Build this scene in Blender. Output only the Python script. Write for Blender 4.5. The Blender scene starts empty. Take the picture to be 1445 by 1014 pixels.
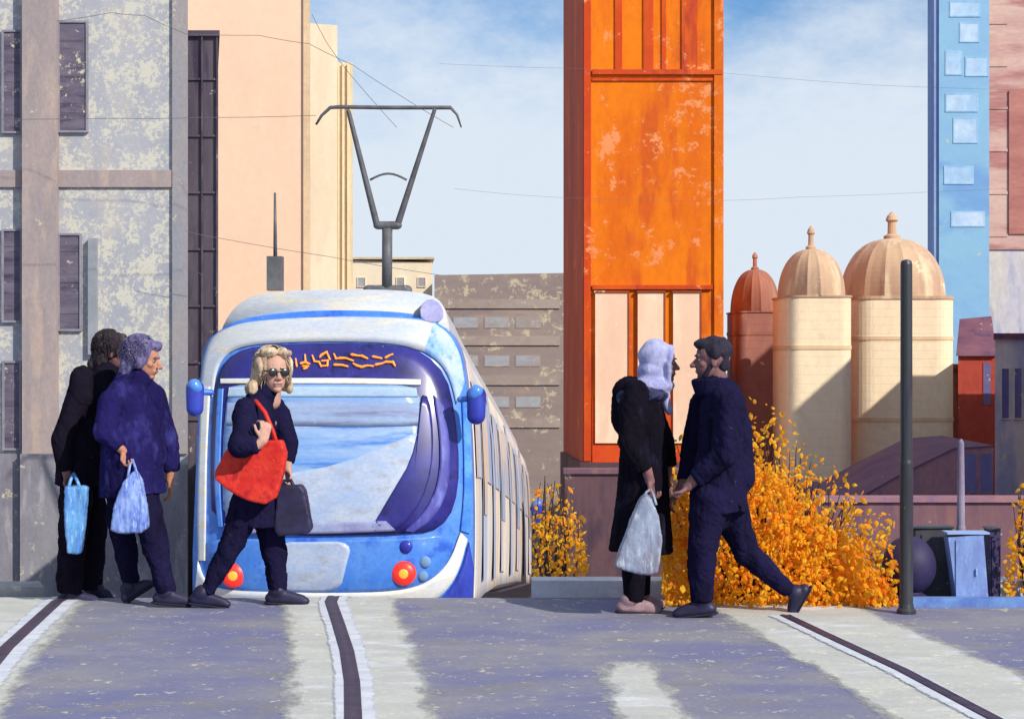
import bpy, bmesh, math, random
from mathutils import Vector, Matrix, noise
random.seed(7)
R = math.radians
sc = bpy.context.scene
COL = sc.collection
F = 2600.0; CX = 722.5; HY = 500.0; EYE = 1.55

# ---------------------------------------------------------------- camera, sky, sun, exposure
cam = bpy.data.objects.new('camera', bpy.data.cameras.new('camera'))
COL.objects.link(cam)
cam.location = (0, 0, EYE); cam.rotation_euler = (R(90), 0, 0)
cam.data.sensor_width = 36.0; cam.data.lens = 36.0 * F / 1445.0
cam.data.shift_y = -7.0 / 1445.0
cam.data.clip_end = 3000
sc.camera = cam

SUN_EL = 32.5; SUN_DIR = Vector((1.0, -1.0, 0.9)).normalized()      # towards the sun: behind us, to the right
wd = bpy.data.worlds.new('World'); sc.world = wd; wd.use_nodes = True
nt = wd.node_tree; nt.nodes.clear()
wo = nt.nodes.new('ShaderNodeOutputWorld'); bg = nt.nodes.new('ShaderNodeBackground')
sky = nt.nodes.new('ShaderNodeTexSky'); sky.sky_type = 'NISHITA'; sky.sun_disc = False
sky.sun_elevation = R(SUN_EL); sky.sun_rotation = R(135); sky.altitude = 200
sky.air_density = 1.0; sky.dust_density = 0.6; sky.ozone_density = 2.2
geo = nt.nodes.new('ShaderNodeTexCoord')
sepx = nt.nodes.new('ShaderNodeSeparateXYZ'); nt.links.new(geo.outputs['Generated'], sepx.inputs[0])
mp = nt.nodes.new('ShaderNodeMapping'); mp.inputs['Scale'].default_value = (5, 5, 9)
nt.links.new(geo.outputs['Generated'], mp.inputs[0])
nz = nt.nodes.new('ShaderNodeTexNoise'); nz.inputs['Scale'].default_value = 2.2; nz.inputs['Detail'].default_value = 5
nz.inputs['Roughness'].default_value = 0.68
nt.links.new(mp.outputs[0], nz.inputs['Vector'])
# thin high cloud: thick near the horizon, breaking into blue higher up
mr = nt.nodes.new('ShaderNodeMapRange'); mr.inputs['From Min'].default_value = 0.085; mr.inputs['From Max'].default_value = 0.205
mr.inputs['To Min'].default_value = 0.60; mr.inputs['To Max'].default_value = -0.10
nt.links.new(sepx.outputs['Z'], mr.inputs['Value'])
hi = nt.nodes.new('ShaderNodeMapRange'); hi.inputs['From Min'].default_value = 0.28; hi.inputs['From Max'].default_value = 0.6  # extra cloud above the view, added to fill the shade
hi.inputs['To Min'].default_value = 0.0; hi.inputs['To Max'].default_value = 0.28
nt.links.new(sepx.outputs['Z'], hi.inputs['Value'])
a0 = nt.nodes.new('ShaderNodeMath'); a0.operation = 'ADD'; nt.links.new(mr.outputs[0], a0.inputs[0]); nt.links.new(hi.outputs[0], a0.inputs[1])
ad = nt.nodes.new('ShaderNodeMath'); ad.operation = 'ADD'
nt.links.new(a0.outputs[0], ad.inputs[0]); nt.links.new(nz.outputs['Fac'], ad.inputs[1])
rp = nt.nodes.new('ShaderNodeMapRange'); rp.inputs['From Min'].default_value = 0.20; rp.inputs['From Max'].default_value = 0.98
rp.interpolation_type = 'SMOOTHSTEP'
nt.links.new(ad.outputs[0], rp.inputs['Value'])
tint = nt.nodes.new('ShaderNodeMix'); tint.data_type = 'RGBA'; tint.blend_type = 'MULTIPLY'
tint.inputs['Factor'].default_value = 1.0; tint.inputs['B'].default_value = (0.50, 0.78, 1.04, 1)
nt.links.new(sky.outputs[0], tint.inputs['A'])
mx = nt.nodes.new('ShaderNodeMix'); mx.data_type = 'RGBA'
nt.links.new(rp.outputs[0], mx.inputs['Factor'])
nt.links.new(tint.outputs['Result'], mx.inputs['A'])
mx.inputs['B'].default_value = (6.2, 6.9, 7.8, 1)                    # bright veil of cloud
nt.links.new(mx.outputs['Result'], bg.inputs['Color'])
bg.inputs['Strength'].default_value = 0.11
nt.links.new(bg.outputs[0], wo.inputs[0])

sl = bpy.data.lights.new('sun', 'SUN'); sl.energy = 4.6; sl.angle = R(0.6); sl.color = (1.0, 0.93, 0.82)
so = bpy.data.objects.new('sun', sl); COL.objects.link(so)
so.rotation_euler = SUN_DIR.to_track_quat('Z', 'Y').to_euler()
so.location = (20, -20, 30)
vs = sc.view_settings; vs.view_transform = 'Standard'; vs.look = 'None'; vs.gamma = 1; vs.use_curve_mapping = False
vs.exposure = 0.1

# ---------------------------------------------------------------- helpers
def W(px, py, Y):
    return Vector(((px - CX) / F * Y, Y, EYE - (py - HY) / F * Y))
ALB = 0.87
def lin(c):
    return tuple(ALB * ((v / 255) / 12.92 if v / 255 <= 0.04045 else ((v / 255 + 0.055) / 1.055) ** 2.4) for v in c)
PAPER = lin((205, 198, 172))
MATS = {}
def pm(name, c1, c2=None, c3=None, scale=1.0, stretch=(1, 1, 1), speck=0.0, sscale=None, rough=0.85, contrast=0.16,
       paper=PAPER, grain=0.10, metallic=0.0, spec=0.3, bump=0.0, coat=0.0, sub=0.0):
    """rough chalky surface: two or three pigments rubbed over each other, with pale flecks where the ground shows"""
    m = bpy.data.materials.new(name); m.use_nodes = True; t = m.node_tree; N = t.nodes; L = t.links
    b = N['Principled BSDF']; tc = N.new('ShaderNodeTexCoord')
    def noise_(sc_, st, det=5, ro=0.6, off=0.0):
        mpn = N.new('ShaderNodeMapping'); mpn.inputs['Scale'].default_value = st
        mpn.inputs['Location'].default_value = (off, off * 1.7, off * 0.6)
        L.new(tc.outputs['Object'], mpn.inputs[0])
        n = N.new('ShaderNodeTexNoise'); n.inputs['Scale'].default_value = sc_; n.inputs['Detail'].default_value = det
        n.inputs['Roughness'].default_value = ro; L.new(mpn.outputs[0], n.inputs['Vector']); return n.outputs['Fac']
    def rng(src, a, b_):
        r = N.new('ShaderNodeMapRange'); r.inputs['From Min'].default_value = a; r.inputs['From Max'].default_value = b_
        r.interpolation_type = 'SMOOTHSTEP'; L.new(src, r.inputs['Value']); return r.outputs[0]
    def mix(f, A, B, mode='MIX'):
        x = N.new('ShaderNodeMix'); x.data_type = 'RGBA'; x.blend_type = mode
        if isinstance(f, float): x.inputs['Factor'].default_value = f
        else: L.new(f, x.inputs['Factor'])
        for k, v in (('A', A), ('B', B)):
            if isinstance(v, tuple): x.inputs[k].default_value = (*v, 1)
            else: L.new(v, x.inputs[k])
        return x.outputs['Result']
    c2 = c2 or tuple(v * 0.82 for v in c1)
    out = mix(rng(noise_(scale, stretch), 0.5 - contrast, 0.5 + contrast), c1, c2)
    if c3: out = mix(rng(noise_(scale * 1.7, stretch, 4, 0.6, 5.3), 0.52, 0.52 + contrast), out, c3)
    ss = sscale or scale * 8
    if grain:
        g = noise_(ss * 1.6, tuple(0.5 + 0.5 * s for s in stretch), 3, 0.7, 2.1)
        gr = N.new('ShaderNodeMapRange'); gr.inputs['From Min'].default_value = 0.3; gr.inputs['From Max'].default_value = 0.7
        gr.inputs['To Min'].default_value = 1 - grain; gr.inputs['To Max'].default_value = 1 + grain
        L.new(g, gr.inputs['Value'])
        vm = N.new('ShaderNodeVectorMath'); vm.operation = 'SCALE'; L.new(out, vm.inputs[0]); L.new(gr.outputs[0], vm.inputs['Scale'])
        out = vm.outputs[0]
    if speck > 0:
        a = noise_(ss, (1, 1, 1), 6, 0.75, 9.1); big = noise_(ss * 0.30, (1, 1, 1), 3, 0.5, 3.3)
        am = N.new('ShaderNodeMath'); am.operation = 'MULTIPLY_ADD'; L.new(big, am.inputs[0]); am.inputs[1].default_value = 0.55; L.new(a, am.inputs[2])
        th = 1.03 - speck * 0.16
        out = mix(rng(am.outputs[0], th - .01, th + 0.07), out, paper)
    L.new(out, b.inputs['Base Color'])
    b.inputs['Roughness'].default_value = rough; b.inputs['Metallic'].default_value = metallic
    b.inputs['Specular IOR Level'].default_value = spec
    if coat: b.inputs['Coat Weight'].default_value = coat; b.inputs['Coat Roughness'].default_value = 0.12
    if bump:
        bn = N.new('ShaderNodeBump'); bn.inputs['Strength'].default_value = bump; bn.inputs['Distance'].default_value = 0.02
        L.new(noise_(ss * 0.8, (1, 1, 1), 4, 0.6, 7.7), bn.inputs['Height']); L.new(bn.outputs[0], b.inputs['Normal'])
    return m

def tag(o, label=None, cat=None, group=None, kind=None):
    if label: o['label'] = label
    if cat: o['category'] = cat
    if group: o['group'] = group
    if kind: o['kind'] = kind
    return o
def thing(name, label, cat, loc, group=None):
    o = bpy.data.objects.new(name, None); COL.objects.link(o); o.location = loc
    o.empty_display_size = 0.3
    return tag(o, label, cat, group)
def base_of(o):
    v = Vector((0, 0, 0))
    while o is not None:
        v += Vector(o.location); o = o.parent
    return v
def mk(name, verts, faces, mat, parent=None, origin=None, smooth=False, me=None):
    """link one mesh object; verts are in world metres"""
    if me is None:
        off = base_of(parent) if parent else Vector(origin or (0, 0, 0))
        me = bpy.data.meshes.new(name)
        me.from_pydata([tuple(Vector(v) - off) for v in verts], [], faces); me.validate(); me.update()
    o = bpy.data.objects.new(name, me); COL.objects.link(o)
    if parent: o.parent = parent
    else: o.location = Vector(origin or (0, 0, 0))
    me.materials.clear(); me.materials.append(mat)
    bmx = bmesh.new(); bmx.from_mesh(me); bmesh.ops.recalc_face_normals(bmx, faces=bmx.faces); bmx.to_mesh(me); bmx.free()
    if smooth:
        for p in me.polygons: p.use_smooth = True
    return o
class G:
    """collects geometry for ONE object"""
    def __init__(s): s.v = []; s.f = []
    def add(s, v, f):
        n = len(s.v); s.v += [Vector(a) for a in v]; s.f += [tuple(i + n for i in q) for q in f]; return s
    def prism(s, pts, z0, z1):
        """vertical prism on a footprint polygon; z1 may be a list of heights"""
        n = len(pts); zs = z1 if isinstance(z1, (list, tuple)) else [z1] * n
        v = [(p[0], p[1], z0) for p in pts] + [(p[0], p[1], z) for p, z in zip(pts, zs)]
        f = [(i, (i + 1) % n, n + (i + 1) % n, n + i) for i in range(n)] + [tuple(range(n))[::-1], tuple(range(n, 2 * n))]
        return s.add(v, f)
    def box(s, a, b):
        x0, y0, z0 = a; x1, y1, z1 = b
        return s.prism([(x0, y0), (x1, y0), (x1, y1), (x0, y1)], z0, z1)
    def slab(s, poly, Y, d):
        """polygon given as (px,py) pairs at distance Y, thickened by d metres away from the street"""
        n = len(poly); a = [W(p[0], p[1], Y) for p in poly]; b = [v + Vector((0, d, 0)) for v in a]
        f = [tuple(range(n)), tuple(range(n, 2 * n))[::-1]] + [(i, (i + 1) % n, n + (i + 1) % n, n + i) for i in range(n)]
        return s.add(a + b, f)
    def rect(s, x0, y0, x1, y1, Y, d):
        return s.slab([(x0, y0), (x1, y0), (x1, y1), (x0, y1)], Y, d)
    def cap(s, p1, p2, r1, r2=None, flat=1.0, side=None, n=16, k=5, cut=False):
        """tapered capsule between two points, optionally flattened across `side`"""
        r2 = r1 if r2 is None else r2
        p1 = Vector(p1); p2 = Vector(p2); ax = p2 - p1; ln = ax.length
        z = ax.normalized() if ln > 1e-6 else Vector((0, 0, 1))
        ref = Vector(side) if side is not None else (Vector((0, 1, 0)) if abs(z.y) < 0.9 else Vector((1, 0, 0)))
        x = (ref - z * ref.dot(z)).normalized(); y = z.cross(x)
        rings = []
        for i in range(k):
            a = math.pi / 2 * (1 - (i + 0.35) / (k - 0.0)) ; rings.append((-math.sin(a) * r1, math.cos(a) * r1))
        rings.append((0, r1)); rings.append((ln, r2))
        for i in (range(k - 1, -1, -1) if not cut else ()):
            a = math.pi / 2 * (1 - (i + 0.35) / (k - 0.0)); rings.append((ln + math.sin(a) * r2, math.cos(a) * r2))
        v = [p1 - z * r1 * 1.0]
        for h, r in rings:
            for j in range(n):
                t = 2 * math.pi * j / n
                v.append(p1 + z * h + x * (math.cos(t) * r) + y * (math.sin(t) * r * flat))
        v.append(p2 + z * (0 if cut else r2))
        m = len(rings); f = [(0, 1 + (j + 1) % n, 1 + j) for j in range(n)]
        for i in range(m - 1):
            for j in range(n):
                a = 1 + i * n + j; b = 1 + i * n + (j + 1) % n; f.append((a, b, b + n, a + n))
        e = 1 + m * n; f += [(1 + (m - 1) * n + j, 1 + (m - 1) * n + (j + 1) % n, e) for j in range(n)]
        return s.add(v, f)
    def ell(s, c, ax, rad, n=20, m=12):
        """ellipsoid; ax = three unit axes"""
        c = Vector(c); v = []; f = []
        for i in range(m + 1):
            th = math.pi * (i + 0.02) / (m + 0.04)
            for j in range(n):
                ph = 2 * math.pi * j / n
                v.append(c + ax[0] * (rad[0] * math.sin(th) * math.cos(ph)) + ax[1] * (rad[1] * math.sin(th) * math.sin(ph)) + ax[2] * (rad[2] * math.cos(th)))
        for i in range(m):
            for j in range(n):
                a = i * n + j; b = i * n + (j + 1) % n; f.append((a, b, b + n, a + n))
        f.append(tuple(range(n))); f.append(tuple(range(m * n, (m + 1) * n)))
        return s.add(v, f)
    def tube(s, pts, r, n=8):
        pts = [Vector(p) for p in pts]; rs = r if isinstance(r, (list, tuple)) else [r] * len(pts)
        v = []; f = []
        for i, p in enumerate(pts):
            d = (pts[min(i + 1, len(pts) - 1)] - pts[max(i - 1, 0)]).normalized()
            ref = Vector((0, 0, 1)) if abs(d.z) < 0.9 else Vector((1, 0, 0))
            x = d.cross(ref).normalized(); y = d.cross(x)
            for j in range(n):
                t = 2 * math.pi * (j + 0.5) / n; v.append(p + (x * math.cos(t) + y * math.sin(t)) * rs[i])
        for i in range(len(pts) - 1):
            for j in range(n):
                a = i * n + j; b = i * n + (j + 1) % n; f.append((a, b, b + n, a + n))
        f.append(tuple(range(n))[::-1]); f.append(tuple(range((len(pts) - 1) * n, len(pts) * n)))
        return s.add(v, f)
    def lathe(s, prof, c, n=32, cap=True):
        c = Vector(c); v = []; f = []
        for r, z in prof:
            for j in range(n):
                t = 2 * math.pi * j / n; v.append(c + Vector((math.cos(t) * r, math.sin(t) * r, z)))
        for i in range(len(prof) - 1):
            for j in range(n):
                a = i * n + j; b = i * n + (j + 1) % n; f.append((a, b, b + n, a + n))
        if cap: f.append(tuple(range(n))[::-1]); f.append(tuple(range((len(prof) - 1) * n, len(prof) * n)))
        return s.add(v, f)
    def obj(s, name, mat, parent=None, origin=None, smooth=False):
        return mk(name, s.v, s.f, mat, parent, origin, smooth)
    def cloth(s, name, mat, parent=None, origin=None, voxel=0.01, it=5, fold=0.0, fs=6.0, stretch=(1, 1, 0.35), fine=0.0, seed=0.0):
        crease = name in ('coat', 'jacket', 'trousers')
        """melt the pieces into one continuous skin, relax it, then ripple it"""
        tmp = bpy.data.meshes.new('tmp'); tmp.from_pydata([tuple(v) for v in s.v], [], s.f); tmp.update()
        bmx = bmesh.new(); bmx.from_mesh(tmp); bmesh.ops.recalc_face_normals(bmx, faces=bmx.faces); bmx.to_mesh(tmp); bmx.free()
        to = bpy.data.objects.new('tmp', tmp); COL.objects.link(to)
        md = to.modifiers.new('r', 'REMESH'); md.mode = 'VOXEL'; md.voxel_size = voxel; md.use_smooth_shade = True
        if it: sm = to.modifiers.new('s', 'SMOOTH'); sm.factor = 0.5; sm.iterations = it
        dg = bpy.context.evaluated_depsgraph_get(); dg.update()
        me = bpy.data.meshes.new_from_object(to.evaluated_get(dg))
        bpy.data.objects.remove(to); bpy.data.meshes.remove(tmp)
        if fold or fine:
            for v in me.vertices:
                p = v.co; q = Vector((p.x * fs * stretch[0] + seed, p.y * fs * stretch[1], p.z * fs * stretch[2]))
                d = fold * noise.noise(q)
                c1 = noise.noise(Vector((q.x * 1.6 + q.z * 2.2, q.y * 1.6, q.z * 3.4 + q.x * 1.2)) + Vector((7, 3, 1))); d -= (fold * .42 * max(0.0, 1 - abs(c1) * 6) if crease else 0)
                if fine: d += fine * noise.noise(p * fs * 5)
                v.co = p + v.normal * d
        off = base_of(parent) if parent else Vector(origin or (0, 0, 0))
        for v in me.vertices: v.co -= off
        me.name = name; me.update()
        return mk(name, None, None, mat, parent, origin, True, me)
def interp(tab, x):
    if x <= tab[0][0]: return tab[0][1]
    for (a, u), (b, v) in zip(tab, tab[1:]):
        if x <= b: return u + (v - u) * (x - a) / (b - a)
    return tab[-1][1]

# ---------------------------------------------------------------- ground
GZ = [(11.75, 0), (12.1, -0.05), (12.5, -0.12), (13.5, -0.35), (15, -0.70), (17.4, -1.22), (21, -1.52), (26, -2.02), (33, -2.98), (40, -3.95), (50, -5.40), (60, -6.95), (70, -7.5), (90, -7.7)]
def gz(y): return interp(GZ, y)
YS = [-60, -30, -10, 0, 3] + [4 + 0.25 * i for i in range(32)] + [12.1, 12.5, 13, 13.5, 14.2, 15, 16, 17.4, 19, 21, 23.5, 26, 29, 33, 36, 40, 45, 50, 55, 60, 65, 70, 80, 90, 140, 300, 900]
XS = [-900, -300, -100, -50, -30, -20, -12, -8, -6, -4, -3, -2, -1, 0, 1, 2, 3, 4, 6, 8, 12, 20, 30, 50, 100, 300, 900]
m_road = pm('asphalt', lin((142, 140, 148)), lin((116, 117, 152)), lin((130, 128, 138)), scale=1.1, stretch=(0.8, 1.1, 1), speck=.80, sscale=30, grain=0.08, rough=0.9, contrast=0.14, bump=0.15)  # violet is the blotchy shading of the street, put into the colour
m_ground = m_road
def worn(m, width=.10, sc=9.0):
    """paint worn away raggedly at its borders (UV.x runs across the strip)"""
    t = m.node_tree; N = t.nodes; L = t.links; b = N['Principled BSDF']; o = N['Material Output']
    uv = N.new('ShaderNodeUVMap'); sx = N.new('ShaderNodeSeparateXYZ'); L.new(uv.outputs[0], sx.inputs[0])
    tc = N.new('ShaderNodeTexCoord'); n = N.new('ShaderNodeTexNoise'); n.inputs['Scale'].default_value = sc; n.inputs['Detail'].default_value = 6; n.inputs['Roughness'].default_value = .7
    mpw = N.new('ShaderNodeMapping'); mpw.inputs['Scale'].default_value = (1, .45, 1); L.new(tc.outputs['Object'], mpw.inputs[0]); L.new(mpw.outputs[0], n.inputs['Vector'])
    a = N.new('ShaderNodeMath'); a.operation = 'MULTIPLY_ADD'; L.new(n.outputs['Fac'], a.inputs[0]); a.inputs[1].default_value = width * 3; a.inputs[2].default_value = -width * 1.5
    c = N.new('ShaderNodeMath'); c.operation = 'ADD'; L.new(a.outputs[0], c.inputs[0]); L.new(sx.outputs[0], c.inputs[1])
    r = N.new('ShaderNodeMapRange'); r.inputs['From Min'].default_value = width * .2; r.inputs['From Max'].default_value = width * 1.1; L.new(c.outputs[0], r.inputs['Value'])
    tr = N.new('ShaderNodeBsdfTransparent'); mx_ = N.new('ShaderNodeMixShader'); L.new(r.outputs[0], mx_.inputs[0]); L.new(tr.outputs[0], mx_.inputs[1]); L.new(b.outputs[0], mx_.inputs[2]); L.new(mx_.outputs[0], o.inputs['Surface'])
    return m
def edge_uv(o, per_row, width_of):
    """UV.x = metres to the nearest border of the strip"""
    me = o.data; uv = me.uv_layers.new(name='UVMap')
    for l in me.loops: uv.data[l.index].uv = (width_of(l.vertex_index), 0)
def sheet(name, mat, xl, xr, y0, y1, dz, step=0.25, label=None, nx=6):
    ys = sorted(set([y0, y1] + [y for y in YS if y0 < y < y1] + [y for y, _ in GZ if y0 < y < y1]))
    g = G()
    v = []
    for y in ys:
        a = xl(y); b = xr(y)
        for i in range(nx + 1): v.append((a + (b - a) * i / nx, y, gz(y) + dz))
    f = []
    for i in range(len(ys) - 1):
        for j in range(nx):
            a = i * (nx + 1) + j; f.append((a, a + 1, a + nx + 2, a + nx + 1))
    o = g.add(v, f).obj(name, mat)
    def wof(i):
        r, c_ = divmod(i, nx + 1); y = ys[r]; wd_ = xr(y) - xl(y)
        return min(c_ / nx, 1 - c_ / nx) * wd_ if True else 0
    edge_uv(o, nx + 1, lambda i: min(wof(i), max(0.0, min(ys[i // (nx + 1)] - y0 + .3, y1 - ys[i // (nx + 1)])) + (0 if name == 'worn_patch' else 1)))
    return tag(o, kind='structure')
gr = []
v = [(x, y, gz(y)) for y in YS for x in XS]; n = len(XS)
f = [(j * n + i, j * n + i + 1, (j + 1) * n + i + 1, (j + 1) * n + i) for j in range(len(YS) - 1) for i in range(n - 1)]
tag(mk('road', v, f, m_road), kind='structure')

m_conc = pm('pale_concrete', lin((200, 200, 192)), lin((186, 186, 182)), lin((216, 218, 226)), scale=1.8, stretch=(0.8, 1.8, 1), speck=0.95, sscale=26, contrast=0.22, paper=lin((226, 220, 196)), bump=0.1)
worn(m_conc, .09, 7)
LR = [(4.5, -2.05), (8, -2.42), (9.7, -2.66), (11.5, -2.84), (13, -2.8), (17.4, -2.41), (26, -2.3), (40, -1.65)]
CR = [(4.5, -0.46), (6, -0.55), (7.0, -.61), (7.84, -0.675), (8.7, -.755), (9.6, -0.86), (10.6, -1.0), (11.5, -1.13), (13, -1.18), (17.4, -0.97), (26, -0.86), (40, -0.2)]
RR = [(4.5, 2.42), (7.84, 2.04), (9.0, 1.91), (10.2, 1.72), (11.0, 1.60), (11.75, 1.52)]
def off(tab, a, b=None):
    return lambda y: interp(tab, y) + (a if b is None else interp([(5, a), (11.5, b)], y))
sheet('concrete_strip', m_conc, off(LR, -0.95), off(LR, 0.30, 0.22), 4.5, 12.6, 0.004)
sheet('concrete_strip', m_conc, off(CR, -0.31, -0.36), off(CR, 0.34, 0.44), 4.5, 12.6, 0.004)
sheet('concrete_strip', m_conc, off(RR, -0.55, -0.40), off(RR, 0.55, 0.62), 4.5, 11.6, 0.004)
sheet('worn_patch', m_conc, lambda y: 0.40 + 0.02 * math.sin(y * 9), lambda y: 0.80 - 0.05 * (y - 8), 6.5, 9.32, 0.004)
m_shine = pm('pale_worn_surface', lin((205, 208, 226)), lin((150, 155, 190)), scale=3, stretch=(0.4, 4, 1), speck=0.5, sscale=25)
m_blot = pm('violet_tar_patch', lin((88, 92, 150)), lin((110, 112, 150)), scale=3, stretch=(1, 2, 1), speck=0.85, sscale=22)
# rails
m_rail = pm('rail_groove', lin((52, 40, 62)), lin((76, 58, 78)), scale=6, stretch=(1, 3, 1), speck=0.3, rough=0.5, grain=0.15)
m_white = worn(pm('white_edge_line', lin((218, 220, 228)), lin((196, 200, 212)), scale=4, stretch=(1, 2, 1), speck=0.4), .022, 22)
def rail(tab, y0, y1, wl, wr, w, label):
    ys = sorted(set([y0, y1] + [y0 + .1 * i for i in range(80) if y0 + .1 * i < min(y1, 12)] + [y for y in YS if y0 < y < y1] + [y for y, _ in GZ if y0 < y < y1]))
    t = thing('tram_rail', label, 'rail', (interp(tab, 9), 9, 0), 'tram rails set in the road')
    g = G(); v = []
    for y in ys:
        x = interp(tab, y); z = gz(y)
        v += [(x - w, y, z - 0.02), (x - w, y, z + 0.014), (x - w * 0.35, y, z + 0.016), (x + w * 0.35, y, z + 0.012), (x + w, y, z + 0.014), (x + w, y, z - 0.02)]
    f = [(i * 6 + k, i * 6 + k + 1, i * 6 + k + 7, i * 6 + k + 6) for i in range(len(ys) - 1) for k in range(5)]
    g.add(v, f).obj('rail_head', m_rail, t)
    for s_, a, b in ((-1, -w - wl, -w - 0.002), (1, w + 0.002, w + wr)):
        g = G(); v = []
        for y in ys:
            x = interp(tab, y); z = gz(y); wob = 0.004 * math.sin(y * 5.1 + s_)
            e0, e1 = (a + wob, b) if s_ < 0 else (a, b + wob)
            v += [(x + e0, y, z + 0.009), (x + (e0 + e1) / 2, y, z + 0.009), (x + e1, y, z + 0.009)]
        f = [(3 * i + k, 3 * i + k + 1, 3 * i + k + 4, 3 * i + k + 3) for i in range(len(ys) - 1) for k in (0, 1)]
        o_ = g.add(v, f).obj('edge_line', m_white, t); edge_uv(o_, 3, lambda i: (.0, .04, .1)[i % 3] if s_ < 0 else (.1, .04, .0)[i % 3])
rail(LR, 4.5, 40, 0.075, 0.10, 0.036, 'dark tram rail with white edges at far left of the road')
rail(CR, 4.5, 40, 0.055, 0.075, 0.036, 'dark tram rail with white edges running under the blue tram')
rail(RR, 4.5, 10.9, 0.075, 0.022, 0.030, 'dark tram rail crossing the lower right of the road')

# pavement and kerbs behind the two walkers
m_pave = pm('pavement_grey', lin((208, 210, 220)), lin((190, 192, 204)), lin((220, 222, 228)), scale=3, stretch=(1, 1, 2), speck=0.6, sscale=25)
g = G(); xs = W(750, 0, 11.9).x
g.prism([(xs, 11.78), (9, 11.78), (9, 12.0), (xs, 12.0)], -0.4, 0.105)
tag(g.obj('pavement', m_pave), kind='structure')
m_pave2 = pm('pavement_left', lin((170, 166, 168)), lin((140, 136, 142)), scale=2, speck=0.7, sscale=20)
g = G(); xe = W(78, 0, 12.2).x
g.prism([(-14, 11.9), (xe, 11.9), (xe - 0.1, 12.2), (-14, 12.2)], -1.6, 0.05)
tag(g.obj('pavement', m_pave2), kind='structure')

# ---------------------------------------------------------------- buildings
def fp(a, b, Ya, Yb, back, ba=None, bb=None):
    """footprint: front-left px a at Ya, front-right px b at Yb, back edge at `back` along px ba..bb"""
    A = W(a, 0, Ya); B = W(b, 0, Yb); ba = a if ba is None else ba; bb = b if bb is None else bb
    C = W(bb, 0, back); D = W(ba, 0, back)
    return [(A.x, A.y), (B.x, B.y), (C.x, C.y), (D.x, D.y)]
def zz(py, Y): return EYE - (py - HY) / F * Y

# grey rendered building, left
m_grey = pm('grey_render', lin((178, 179, 184)), lin((164, 166, 175)), lin((186, 180, 178)), scale=1.0, speck=1.6, sscale=15, stretch=(1, 1, 0.6), paper=lin((206, 202, 188)), grain=0.06)
m_pil = pm('brown_stone', lin((172, 156, 152)), lin((158, 146, 146)), lin((182, 162, 152)), scale=2, stretch=(1, 1, 0.2), speck=0.55, sscale=14)
m_win = pm('dark_window', lin((94, 86, 104)), lin((116, 108, 124)), lin((78, 70, 92)), scale=2, stretch=(0.6, 1, 3), speck=0.75, sscale=14, rough=0.6)
m_plinth = pm('dirty_plinth', lin((146, 143, 150)), lin((128, 124, 134)), lin((162, 160, 166)), scale=2, stretch=(1.2, 1, 0.3), speck=0.75, sscale=14)
Y = 24.0
t = thing('rendered_building', 'mottled grey rendered building with dark windows and a brown pilaster, at the left edge', 'building', W(100, 0, Y) * 1.0)
t.location.z = gz(24)
G().prism(fp(-260, 265, Y, Y, 33, -200, 225), gz(24) - 1.5, zz(-260, Y)).obj('wall', m_grey, t)
G().rect(31, -250, 79, 640, Y - 0.16, 0.17).obj('pilaster', m_pil, t)
g = G(); g.rect(31 - 3, 640, 79 + 6, 900, Y - 0.20, 0.21); g.obj('pilaster_base', m_plinth, t)
G().rect(243, -250, 264, 640, Y - 0.05, 0.06).obj('corner_strip', pm('corner_grey', lin((160, 152, 152)), lin((148, 148, 156)), scale=2, stretch=(1, 1, .3), speck=.6, sscale=14), t)
g = G(); g.rect(-200, 240, 30, 264, Y - 0.04, 0.05); g.rect(80, 240, 242, 264, Y - 0.04, 0.05); g.obj('string_course', m_pil, t)
g = G(); g.rect(-200, 640, 27, 900, Y - 0.07, 0.08); g.rect(86, 655, 264, 900, Y - 0.07, 0.08); g.obj('plinth', m_plinth, t)
def window(x0, y0, x1, y1, Y, parent, mp=m_win, mf=m_plinth, fw=3, slat=True, pr=1.0):
    g = G(); q = .04 * pr; g.rect(x0 - fw, y0 - fw, x1 + fw, y0, Y - q, q + .01); g.rect(x0 - fw, y1, x1 + fw, y1 + fw, Y - q * 1.3, q * 1.3 + .01)
    g.rect(x0 - fw, y0, x0, y1, Y - q, q + .01); g.rect(x1, y0, x1 + fw, y1, Y - q, q + .01)
    fr = g.obj('window', mf, parent)
    g = G(); g.rect(x0, y0, x1, y1, Y - 0.02, 0.03)
    if slat:
        k = 3
        for i in range(k):
            yy = y0 + (y1 - y0) * (i + .5) / k; g.rect(x0, yy - 1, x1, yy + .6, Y - 0.026, 0.008)
    g.obj('pane', mp, fr)
m_frame = pm('window_frame_grey', lin((150, 148, 158)), lin((132, 130, 142)), scale=3, speck=0.5, sscale=14)
for (a, b, c, d) in ((5, 45, 28, 185), (84, 32, 121, 184), (5, 326, 28, 452), (84, 332, 112, 464), (6, 512, 27, 632), (-90, 45, -50, 185), (-90, 326, -50, 460)):
    window(a, b, c, d, Y, t, m_win, m_frame)
G().rect(124, 336, 136, 500, Y - 0.09, 0.10).obj('grey_shade_strip', pm('shade_grey', lin((156, 160, 168)), scale=4, speck=.4), t)  # grey shading beside the window, put in as a coloured strip

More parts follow.
